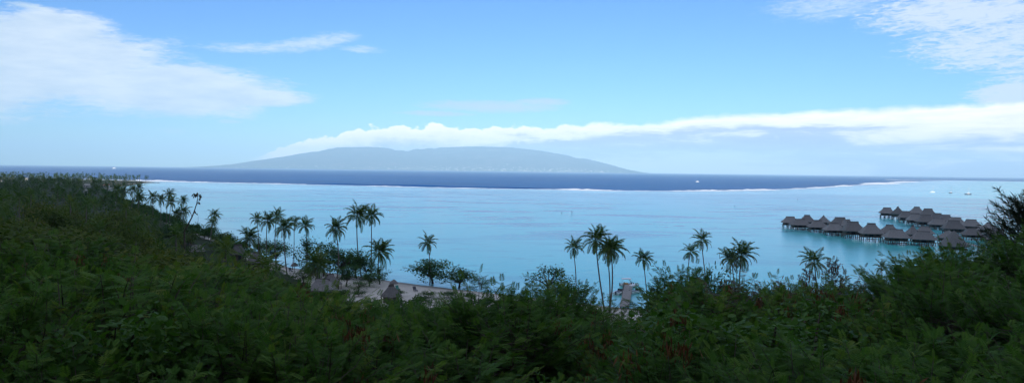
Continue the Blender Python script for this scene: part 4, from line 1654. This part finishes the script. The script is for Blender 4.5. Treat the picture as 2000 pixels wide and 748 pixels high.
BT = [tree_meshes(200 + k, 9.0, 4.4, 3.9, 54, 46, 0.42, 'leaf_broad', 'bark', 0.5, 0.3, 0.35) for k in range(3)]
SPARSE = [tree_meshes(230 + k, 9.0, 4.4, 3.7, 40, 34, 0.42, 'leaf_broad', 'bark', 0.9, 0.45, 0.45) for k in range(2)]
put_tree('large dark round-crowned tree on the beach right of centre-left', 846, 502, 222, BT[0], 102, 0, (4.6, 9.2), 0.4)
put_tree('mid-green spreading tree just right of the large dark beach tree', 897, 522, 214, BT[1], 93, 0, (4.6, 9.2), 1.7)
put_tree('small forked tree with a flat bright crown on the sand', 940, 538, 212, SPARSE[0], 54, 0, (4.6, 9.2), 2.2)
put_tree('open-crowned tree at the waterline left of the windblown palms', 1072, 518, 196, SPARSE[1], 102, 0, (4.6, 9.2), 0.9)
put_tree('dense tree below the slender palm left of the windblown trio', 1110, 545, 175, BT[2], 98, 0, (4.6, 9.2), 2.9)
put_tree('thin open tree at the left end of the beach grove', 598, 462, 236, SPARSE[1], 71, 0, (4.6, 9.2), 0.2)
put_tree('open tree with many bare twigs in the beach grove', 632, 465, 228, SPARSE[0], 76, 0, (4.6, 9.2), 1.1)
put_tree('dark spreading tree in the middle of the beach grove', 668, 478, 224, BT[1], 85, 0, (4.6, 9.2), 2.5)
put_tree('rounded tree at the right end of the beach grove', 694, 487, 230, BT[2], 81, 0, (4.6, 9.2), 0.6)
put_tree('small tree below the bushy beach palm', 742, 520, 214, SPARSE[1], 51, 0, (4.6, 9.2), 3.3)
put_tree('leafy tree between the two tall palms', 716, 505, 226, SPARSE[0], 56, 0, (4.6, 9.2), 4.0)
put_tree('bushy tree behind the huts at the foot of the tall palm cluster', 540, 466, 258, BT[0], 63, 0, (4.6, 9.2), 5.0)
put_tree('dark tree left of the tall palm cluster beside the short bushy palm', 509, 463, 268, BT[2], 44, 0, (4.6, 9.2), 1.4)
put_tree('low leafy tree hiding the corner of the thatched hut', 700, 548, 196, SPARSE[1], 59, 0, (4.6, 9.2), 0.4)
put_tree('pale green tree between the umbrella and the huts', 592, 524, 205, SPARSE[0], 61, 0, (4.6, 9.2), 2.0)
put_tree('leafy low tree over the sand left of the dark thatched hut', 606, 512, 216, BT[2], 60, 0, (4.6, 9.2), 1.2)
put_tree('round leafy tree beside the dark thatched hut', 676, 514, 204, BT[0], 62, 0, (4.6, 9.2), 2.7)
put_tree('dark leafy tree on the sand behind the beach umbrella', 722, 530, 206, BT[1], 54, 0, (4.6, 9.2), 4.7)
put_tree('low green tree at the thicket edge below the beach grove', 655, 560, 170, BT[1], 66, 0, (4.6, 9.2), 3.9)
put_tree('leafy tree rising from the thicket right of the pier', 1318, 540, 120, BT[0], 117, 0, (4.6, 9.2), 0.4)
put_tree('tangled dark tree in the thicket under the two close palms', 1418, 500, 75, SPARSE[0], 102, 0, (4.6, 9.2), 3.0)
put_tree('rounded tree right of the pier at the thicket edge', 1288, 566, 120, BT[1], 85, 0, (4.6, 9.2), 1.9)
put_tree('tree at the thicket edge below the far right bungalows', 1836, 484, 110, BT[2], 134, 0, (4.6, 9.2), 1.0)
put_tree('bright green tree in the thicket under the pavilion', 1790, 497, 90, BT[0], 110, 0, (4.6, 9.2), 2.0)
put_tree('tree among the huts behind the pale-trunked low palm', 447, 468, 290, BT[1], 73, 0, (4.6, 9.2), 3.6)
put_tree('wide dark tree among the huts left of the bare sapling', 335, 430, 300, BT[2], 85, 0, (4.6, 9.2), 0.7)


# low bushes between the thicket and the sand
BUSH = [tree_meshes(260 + k, 3.2, 2.4, 1.5, 30, 30, 0.34, 'leaf_broad', 'bark', 0.3, 0.25, 0.75) for k in range(3)]


def build_bushes():
    r_ = random.Random(19)
    cols = [(560, 'below the tall palm cluster'), (612, 'beside the beach huts'), (668, 'right of the beach huts'), (720, 'below the bushy beach palm'), (775, 'below the beach umbrella'), (815, 'left of the large beach tree'), (870, 'under the large beach tree'), (930, 'under the small forked tree'), (985, 'right of the small forked tree'), (1030, 'left of the open-crowned tree')]
    for px0, txt in cols:
        for j, (d, py) in enumerate(((188, 578), (172, 585), (158, 590))):
            px = px0 + r_.uniform(-24, 24)
            py2 = py + r_.uniform(-7, 5) - (10 if px0 < 640 else 0)
            t = at_d(px, py2, d)
            g = gz(t.x, t.y)
            h = min(max(t.z - g, 1.6), 5.0)
            s_ = r_.uniform(0.9, 1.4)
            o = thing('beach_bush', 'leafy green bush %s, %s the sand' % (txt, ('at the edge of', 'a little back from', 'well back from')[j]), 'bush', (t.x, t.y, g), r_.uniform(0, 6.28), 'bushes behind the beach', (s_, s_, h / 3.2))
            k = r_.randrange(3)
            obj('stems', BUSH[k][0], None, o)
            obj('foliage', BUSH[k][1], None, o)


build_bushes()


def build_shore_bushes():
    r_ = random.Random(64)
    cols = [(0, 'at the bend of the bay'), (290, 'below the tall twin palms'), (345, 'below the bare sapling'), (400, 'below the lone pair of palms'), (450, 'behind the thatched huts'), (500, 'at the foot of the tall palm cluster')]
    a0 = COAST_PX.index((216, 378))
    pts = resample(coast[a0:a0 + 8], 12.0)
    for i, q in enumerate(pts[:-1]):
        t_ = (pts[i + 1] - q).normalized()
        inl = Vector((-t_.y, t_.x, 0))
        if not inside(np.array([q.x + inl.x * 4]), np.array([q.y + inl.y * 4]), poly)[0]:
            inl = -inl
        for off in (3.0, 7.5):
            b = q + inl * (off + r_.uniform(-1.0, 1.5)) + t_ * r_.uniform(-2, 2)
            px = CW / 2 + F * b.x / b.y
            txt = [m_ for c_, m_ in cols if px >= c_][-1]
            s_ = r_.uniform(1.0, 1.7)
            o = thing('shore_bush', 'dark shore bush %s, %s' % (txt, 'next to the water' if off < 5 else 'set back a little'), 'bush', (b.x, b.y, gz(b.x, b.y)), r_.uniform(0, 6.28), 'bushes along the left shore', (s_, s_, s_ * r_.uniform(0.8, 1.4)))
            k = r_.randrange(3)
            obj('stems', BUSH[k][0], None, o)
            obj('foliage', BUSH[k][1], None, o)


build_shore_bushes()


# ------------------------------------------------------------------ the wood on the left: trees one can tell apart, then the mass
WOOD = [tree_meshes(300 + k, 9.0, 4.6, 3.2, 30, 26, 0.62, 'leaf_wood', 'bark_pale' if k == 2 else 'bark', 0.3, 0.45) for k in range(5)]


def joined_crown(seed, elev_n=14):
    r_ = random.Random(seed)
    vs, qs, ts = [], [], []
    n = 0
    for k, a in palm_frond_set(r_, elev_n):
        v, q = frond_arrays(ELEVS[k], 3.8 * r_.uniform(0.85, 1.1), seed * 31 + k, 9, 0.16)
        m_ = np.array(Matrix.Rotation(0.12, 3, 'Y') @ Matrix.Rotation(a, 3, 'Z'))
        vs.append(v @ m_.T)
        qs.append(q + n)
        ts.append(np.full(len(v), r_.uniform(0.1, 0.9)))
        n += len(v)
    return np.concatenate(vs), np.concatenate(qs), np.concatenate(ts)


CROWN_ARR = [joined_crown(s) for s in (3, 4, 5)]
CROWNS = []
for v_, q_, t_ in CROWN_ARR:
    me_ = mesh_np('palm_crown', v_, q_, {'tint': t_})
    me_.materials.append(M['frond'])
    CROWNS.append(me_)
PTRUNK = MB().tube([(0.05, 0, -0.05), (0.0, 0, 0.5), (0.03, 0.02, 1.0)], [0.2, 0.16, 0.12], 6).mesh('trunk', True)


def wood_spots(seed, n, px0, px1, d0, d1, gap, power=0.5):
    r_ = np.random.default_rng(seed)
    px = r_.uniform(px0, px1, n)
    d = d0 + (d1 - d0) * r_.random(n) ** power
    x = (px - CW / 2) / F * d
    y = d
    land = inside(x, y, poly) & (seg_dist(x, y, poly, True) > 3)
    out = []
    cell = {}
    for xx, yy in zip(x[land], y[land]):
        g_ = gap * (1 + yy / 700)
        k = (int(xx // 14), int(yy // 14))
        ok = True
        for a in (-1, 0, 1):
            for b in (-1, 0, 1):
                for q in cell.get((k[0] + a, k[1] + b), ()):
                    if (q[0] - xx) ** 2 + (q[1] - yy) ** 2 < g_ * g_:
                        ok = False
        if ok:
            cell.setdefault(k, []).append((xx, yy))
            out.append((xx, yy))
    return out


def wood_top(x, y):
    """rows of the photograph that the left-hand canopy reaches, as a height"""
    px = CW / 2 + F * x / y
    d = y
    row = np.interp(d, [30, 60, 100, 150, 220, 330, 500, 800, 1200, 1600], [505, 470, 444, 424, 407, 388, 370, 354, 345, 347])
    # lower towards the bay
    low = np.interp(px, [120, 220, 280, 340, 420, 520, 700], [0, 16, 30, 46, 62, 78, 90]) * np.interp(d, [60, 160, 260, 420, 600], [0.35, 0.8, 1.1, 0.9, 0.3])
    yh = 333 + 0.0126 * (px - 1000)
    row = row + low
    clear = np.interp(px, [262, 292, 310, 340, 400, 450, 520, 600], [0, 470, 482, 474, 498, 506, 524, 566])
    row = np.where(d < 275, np.maximum(row, clear), np.maximum(row, clear - 34))
    return EYE - d * (row - yh) / F


def wood_where(px, d):
    a = 'by the left edge' if px < 110 else ('amid the left wood' if px < 240 else ('on the bay side of the wood' if px < 340 else 'around the thatched roofs'))
    b = 'lowest on the slope' if d < 60 else ('low on the slope' if d < 110 else ('half way out' if d < 200 else 'far out on the flat'))
    return b + ' ' + a


def build_wood():
    r_ = random.Random(77)
    sp = wood_spots(5, 2600, -60, 560, 34, 330, 7.2)
    P = np.array(sp)
    G = ground(P[:, 0], P[:, 1])
    T = wood_top(P[:, 0], P[:, 1])
    nt = npalm = 0
    for (x, y), g, t in zip(sp, G, T):
        px = CW / 2 + F * x / y
        if px > 450 and y > 190:
            continue
        top = t + (r_.uniform(-3.4, 1.6) if px < 260 else r_.uniform(-2.4, 0.2))
        h = top - g
        if h < 2.0:
            if px > 330:
                continue
            h = r_.uniform(2.0, 3.2)
        h = min(h, 15)
        near = y < 110
        if r_.random() < (0.06 if near else 0.42) and h > 6 and npalm < 110:
            npalm += 1
            h += r_.uniform(0.5, 3.0)
            o = thing('coconut_palm', 'palm among broadleaf trees, %s' % wood_where(px, y), 'palm tree', (x, y, g), r_.uniform(0, 6.28), 'palms in the wood on the left')
            obj('trunk', PTRUNK, 'palm_bark', o, None, 0, (1, 1, h))
            c = obj('palm_crown', CROWNS[r_.randrange(3)], 'frond', o, (0.03 * 1, 0.02, h))
            s_ = r_.uniform(0.8, 1.05)
            c.scale = (s_, s_, s_)
        elif nt < 298:
            nt += 1
            k = r_.randrange(5)
            w_ = min(r_.uniform(0.8, 1.35), max(0.45, h / 5.5))
            o = thing('broadleaf_tree', 'olive green broadleaf tree, %s' % wood_where(px, y), 'tree', (x, y, g), r_.uniform(0, 6.28), 'trees in the wood on the left', (w_, w_, h / 9.2))
            obj('trunk', WOOD[k][0], None, o)
            obj('crown', WOOD[k][1], None, o)
    # beyond: one mass of crowns out to the point
    sp = wood_spots(9, 9000, -70, 330, 330, 1900, 6.4, 0.6)
    P = np.array(sp)
    G = ground(P[:, 0], P[:, 1])
    T = wood_top(P[:, 0], P[:, 1])
    g_ = np.random.default_rng(12)
    vs, fs, ts = [], [], []
    n = 0
    pv, pf, pt = [], [], []
    pn = 0
    tr = MB()
    for (x, y), g, t in zip(sp, G, T):
        px = CW / 2 + F * x / y
        if any(abs(px - a) < b * 0.5 + 4 and c_ - 330 < y < c_ + 12 for a, b, c_ in HOUSES):
            continue
        h = min(max(t - g + r_.uniform(-2.5, 1.0), 4.0), 17.0)
        if y > 1050:
            h = r_.uniform(8, 14)
        if r_.random() < 0.55:
            v, q, tt = CROWN_ARR[r_.randrange(3)]
            a = r_.uniform(0, 6.28)
            s_ = r_.uniform(0.85, 1.15)
            ca, sa = math.cos(a) * s_, math.sin(a) * s_
            h += r_.uniform(0, 2.5)
            # every second leaflet is enough at this distance
            pv.append(np.stack([v[:, 0] * ca - v[:, 1] * sa + x, v[:, 0] * sa + v[:, 1] * ca + y, v[:, 2] * s_ + g + h], 1))
            pf.append(q + pn)
            pt.append(tt * 0.8)
            pn += len(v)
            tr.tube([(x, y, g - 0.3), (x, y, g + h)], [0.22, 0.14], 4, False)
        else:
            m_ = 70
            u = unit(g_.normal(size=(m_, 3)))
            u[:, 2] = np.abs(u[:, 2])
            k = g_.uniform(0.55, 1.0, (m_, 1))
            w_ = r_.uniform(3.0, 4.8)
            p = u * k * np.array([w_, w_, h * 0.42]) + np.array([x, y, g + h * 0.55])
            v, f, tt = scatter(LEAF6_V, LEAF6_F, p, frames(u + g_.normal(0, 0.5, (m_, 3)), np.array([[0, 0, 1.0]]) + g_.normal(0, 0.4, (m_, 3))), g_.uniform(0.9, 1.8, m_), np.clip(r_.uniform(0.1, 0.7) + g_.normal(0, 0.15, m_), 0, 1))
            vs.append(v)
            fs.append(f + n)
            ts.append(tt)
            n += len(v)
    me = mesh_np('far_wood', np.concatenate(vs), np.concatenate(fs), {'tint': np.concatenate(ts)})
    tag(obj('far_wood', me, 'leaf_wood'), 'dense mass of treetops running out to the left point', None, None, 'stuff')
    me = mesh_np('far_palms', np.concatenate(pv), np.concatenate(pf), {'tint': np.concatenate(pt)})
    tag(obj('far_palm_crowns', me, 'frond'), 'countless palm crowns mixed into the wood towards the left point', None, None, 'stuff')
    tag(obj('far_palm_trunks', tr.mesh('far_palm_trunks'), 'palm_bark'), 'thin pale trunks under the far palm crowns', None, None, 'stuff')


build_wood()


# ------------------------------------------------------------------ rocks off the point
def build_rocks():
    r_ = random.Random(8)
    for i, (px, py, w_) in enumerate([(283, 357.6, 9), (292, 357.2, 10), (301, 357.0, 9), (309, 357.4, 5)]):
        p = at(px, py, 0.0)
        s_ = w_ * p.y / F / 2
        rg = []
        for k, z in ((1.0, -0.6), (0.95, 0.3), (0.6, 0.9), (0.2, 1.15)):
            rg.append([(s_ * k * math.cos(a) * r_.uniform(0.85, 1.15), 4.5 * k * math.sin(a) * r_.uniform(0.85, 1.15), z * r_.uniform(0.8, 1.1)) for a in np.linspace(0, 6.2832, 12, endpoint=False)])
        tag(obj('reef_rock', MB().rings(rg).mesh('reef_rock'), 'rock', None, (p.x, p.y, 0)), ['dark low rocks joining the left point', 'dark rocky ledge off the left point', 'outer dark rocky ledge off the left point', 'last small dark rock off the left point'][i], 'rock', 'rocks off the left point')


build_rocks()


# ------------------------------------------------------------------ bare sapling on the left
def build_sapling():
    d = 110.0
    b = at_d(363, 455, d)
    g = gz(b.x, b.y)
    o = thing('bare_sapling', 'bent bare sapling with a tuft of leaves at its tip, against the bay', 'sapling', (b.x, b.y, g))
    O = Vector((b.x, b.y, g))

    def w(px, py, dy=0.0):
        return at_d(px, py, d + dy) - O
    tr = MB()
    tr.tube([Vector((0, 0, -0.4)), w(360, 452), w(368, 437), w(375, 424), w(380, 411), w(384, 398), w(386, 388), w(386, 376)], [0.14, 0.12, 0.11, 0.10, 0.085, 0.07, 0.05, 0.03], 6)
    obj('trunk', tr.mesh('trunk'), 'bark', o)
    br = MB()
    br.tube([w(375, 424), w(372, 415), w(365, 408), w(361, 405)], [0.05, 0.04, 0.03, 0.015], 5)
    br.tube([w(384, 398), w(389, 392), w(390, 386)], [0.04, 0.03, 0.015], 5)
    br.tube([w(364, 446), w(359, 443), w(356, 447)], [0.05, 0.04, 0.02], 5)
    br.tube([w(386, 385), w(380, 379), w(378, 381)], [0.035, 0.025, 0.012], 5)
    br.tube([w(386, 383), w(392, 380), w(394, 384)], [0.035, 0.025, 0.012], 5)
    br.tube([w(387, 422), w(387, 432), w(384, 441)], [0.02, 0.02, 0.015], 4)
    obj('branch', br.mesh('branch'), 'bark', o)
    r_ = np.random.default_rng(5)
    P, T = [], []
    for px, py, n in ((379, 380, 9), (386, 378, 8), (392, 381, 9), (388, 395, 4), (383, 415, 2), (390, 388, 3)):
        for k in range(n):
            P.append(w(px + r_.normal(0, 1.6), py + r_.normal(0, 1.6)))
            T.append(r_.random())
    P = np.array([tuple(p) for p in P])
    D = np.stack([r_.normal(0, 0.6, len(P)), r_.normal(0, 0.6, len(P)), -np.ones(len(P))], 1)
    v, f, ti = scatter(LEAF6_V, LEAF6_F, P, frames(D, r_.normal(size=(len(P), 3))), r_.uniform(0.35, 0.6, len(P)), np.array(T))
    obj('leaves', mesh_np('leaves', v, f, {'tint': ti}), 'leaf_dry', o)


build_sapling()


# ------------------------------------------------------------------ casuarina at the right edge
def build_casuarina():
    d = 46.0
    r_ = random.Random(21)
    b = at_d(2006, 470, d)
    g = gz(b.x, b.y)
    top = at_d(2005, 376, d).z
    H = top - g
    o = thing('casuarina_tree', 'feathery dark needle-leaved tree cut by the right edge', 'tree', (b.x, b.y, g))
    st = MB().tube([(0, 0, -0.4), (0.1, 0, H * 0.5), (0, 0.1, H * 0.97)], [0.2, 0.13, 0.03], 6)
    P, D, S, T = [], [], [], []
    for i in range(170):
        z = H * (0.22 + 0.70 * (i / 170) ** 0.85)
        a = r_.uniform(0, 6.28)
        L = (H - z) * 0.34 + r_.uniform(1.0, 2.3)
        up = r_.uniform(0.35, 1.1)
        dr = Vector((math.cos(a), math.sin(a), up)).normalized()
        p0 = Vector((0, 0, z - 0.4))
        p1 = p0 + dr * L * 0.55
        p2 = p0 + dr * L + Vector((0.12, 0, 0.15 * L))
        st.tube([p0, p1, p2], [0.03, 0.018, 0.006], 4, False)
        tint = r_.random()
        for k in range(80):
            f = 0.2 + 0.8 * r_.random()
            q = p0.lerp(p2, f)
            P.append(q)
            D.append(dr * r_.uniform(0.5, 1.4) + Vector((r_.gauss(0, 0.5), r_.gauss(0, 0.5), r_.gauss(0.05, 0.4))))
            S.append(r_.uniform(0.28, 0.5))
            T.append(min(1, max(0, tint + r_.gauss(0, 0.15))))
    P = np.array([tuple(p) for p in P])
    D = np.array([tuple(p) for p in D])
    tv = np.array(blade(1.0, 0.055, 0.08), float)
    v, f, ti = scatter(tv, np.array([[0, 1, 2, 3]]), P, frames(D, np.random.default_rng(2).normal(size=(len(P), 3))), np.array(S), np.array(T))
    obj('trunk', st.mesh('trunk'), 'bark', o)
    obj('crown', mesh_np('crown', v, f, {'tint': ti}), 'leaf_needle', o)


build_casuarina()


# ------------------------------------------------------------------ the thicket on the near slope
SHRUBS = [shrub_meshes(400 + k) for k in range(5)]
PODDED = [shrub_meshes(420 + k, pods=12) for k in range(3)]
DRYTOP = [shrub_meshes(440 + k, twigs=46, pods=9, dry=True) for k in range(2)]
LEAFY = [tree_meshes(470 + k, 3.2, 1.5, 1.15, 46, 34, 0.13, 'leaf_broad', 'bark', 0.3, 0.3, 0.8) for k in range(2)]
SPOTS_POD = [(700, 640), (690, 680), (1030, 610), (1170, 640), (1160, 610), (1330, 640), (1180, 720), (1620, 590), (720, 600), (900, 640), (1060, 660), (1340, 690), (1650, 620), (620, 560), (810, 690)]
MARKS = [(-400, 'at the far left'), (150, 'at the picture left'), (330, 'below the half-hidden thatched roofs'), (460, 'below the tall palm cluster'), (590, 'below the beach huts'), (720, 'below the beach umbrella'), (810, 'below the large beach tree'), (980, 'left of the windblown palms'), (1130, 'below the windblown palms'), (1250, 'right of the pier'), (1400, 'below the upright thicket palm'), (1540, 'below the star-shaped palm'), (1690, 'below the bungalows'), (1880, 'at the far right')]


def where(px, d):
    m_ = [b for a, b in MARKS if px >= a][-1]
    band = 'front' if d < 11 else ('middle' if d < 20 else 'top edge')
    return '%s of the thicket %s' % (band, m_)


SPOTS_DRY = [(1490, 548), (1610, 545), (1690, 520), (1650, 530), (1410, 520), (1500, 560), (1745, 525)]


def build_thicket():
    r_ = random.Random(31)
    cnt = 0
    for d in (7.2, 8.7, 10.5, 12.6, 15.2, 18.2, 21.6, 25.0, 28.6, 32.0):
        step = 1.55 + 0.012 * d
        n = int(1.56 * d / step) + 2
        for i in range(n):
            az = -0.80 + 1.60 * (i + 0.5 + r_.uniform(-0.35, 0.35)) / n
            dd = d * r_.uniform(0.95, 1.06)
            x, y = math.tan(az) * dd, dd
            g = gz(x, y)
            ct = float(canopy(np.array([az]), np.array([dd]))[0])
            k = r_.random()
            bump = (float(fbm(np.array([x / 4.2]), np.array([y / 4.2]), 2, 41)[0]) - 0.36) * 5.0
            top = ct + (min(0.85, max(-1.7, bump * 1.25)) * (0.6 + d / 45) if d < 20 else min(0.45, max(-1.4, bump - 0.35))) + r_.uniform(-0.25, 0.2)
            px = CW / 2 + F * x / y
            big = d > 14 and r_.random() < 0.22 and not 1130 < px < 1320
            top += ((0.5 if d < 20 else 0.1) if px < 1700 else 0.0) if big else -0.1
            if d > 14 and 1180 < px < 1268:
                top = min(top, ct - 0.55)
            h = max(1.8, top - g)
            py = 333 + 0.0126 * (px - 1000) + F * (EYE - top) / y
            near_pod = any(abs(px - a) < 45 and abs(py - b) < 40 for a, b in SPOTS_POD)
            near_dry = any(abs(px - a) < 30 and abs(py - b) < 22 for a, b in SPOTS_DRY)
            sx = (1.0 + 0.012 * d) * r_.uniform(0.9, 1.15) * (1.4 if big else 1.0)
            if near_dry:
                ms = DRYTOP[r_.randrange(2)]
                lb, grp = 'dry brownish shrub, ' + where(px, dd), 'dry shrubs of the near thicket'
            elif not big and (near_pod or r_.random() < 0.12):
                ms = PODDED[r_.randrange(3)]
                lb, grp = 'shrub with brown pods, ' + where(px, dd), 'podded shrubs of the near thicket'
            elif r_.random() < 0.13:
                ms = LEAFY[r_.randrange(2)] + (None,)
                lb, grp = 'rounded broad-leaved shrub, ' + where(px, dd), 'broad-leaved shrubs of the near thicket'
            else:
                ms = SHRUBS[r_.randrange(5)]
                lb, grp = 'feathery green shrub, ' + where(px, dd), 'green shrubs of the near thicket'
            o = thing('feathery_shrub', lb, 'shrub', (x, y, g), r_.uniform(0, 6.28), grp, (sx, sx, h / 3.15))
            obj('stems', ms[0], None, o)
            fo = obj('foliage', ms[1], None, o)
            if ms[2]:
                obj('seed_pods', ms[2], None, o)['kind'] = 'stuff'
            cnt += 1


build_thicket()




# ------------------------------------------------------------------ unseen trees added just behind the viewer to darken the nearest shrubs
def build_shade_trees():
    r_ = random.Random(55)
    words = ['far left', 'left', 'inner left', 'inner right', 'right', 'far right']
    for i, x in enumerate((-15, -9, -3.2, 3.2, 9, 15)):
        y = -4.2 - (i % 2) * 1.3
        k = r_.randrange(5)
        o = thing('broadleaf_tree', 'unseen broadleaf tree added for shade behind the viewpoint, %s of the row' % words[i], 'tree', (x, y, gz(x, y) - 0.2), r_.uniform(0, 6.28), 'unseen shade trees behind the viewpoint', (1.1, 1.1, 1.05))
        obj('trunk', WOOD[k][0], None, o)
        obj('crown', WOOD[k][1], None, o)


build_shade_trees()

# ------------------------------------------------------------------ haze
def build_haze():
    m = bpy.data.materials.new('haze')
    m.use_nodes = True
    nt = m.node_tree
    nt.nodes.clear()
    out = nt.nodes.new('ShaderNodeOutputMaterial')
    pv = nt.nodes.new('ShaderNodeVolumePrincipled')
    pv.inputs['Color'].default_value = (0.44, 0.72, 1.0, 1.0)
    pv.inputs['Density'].default_value = HAZE_DENSITY
    pv.inputs['Density Attribute'].default_value = ''
    pv.inputs['Anisotropy'].default_value = -0.25
    nt.links.new(pv.outputs[0], out.inputs['Volume'])
    M['haze'] = m
    me = MB().box(-SEA_X - 200, -2900, -6.0, SEA_X + 200, SEA_Y + 400, 930.0).mesh('haze')
    tag(obj('haze', me, 'haze'), 'pale blue sea haze filling the air', None, None, 'stuff')


HAZE_DENSITY = 5.4e-5
build_haze()
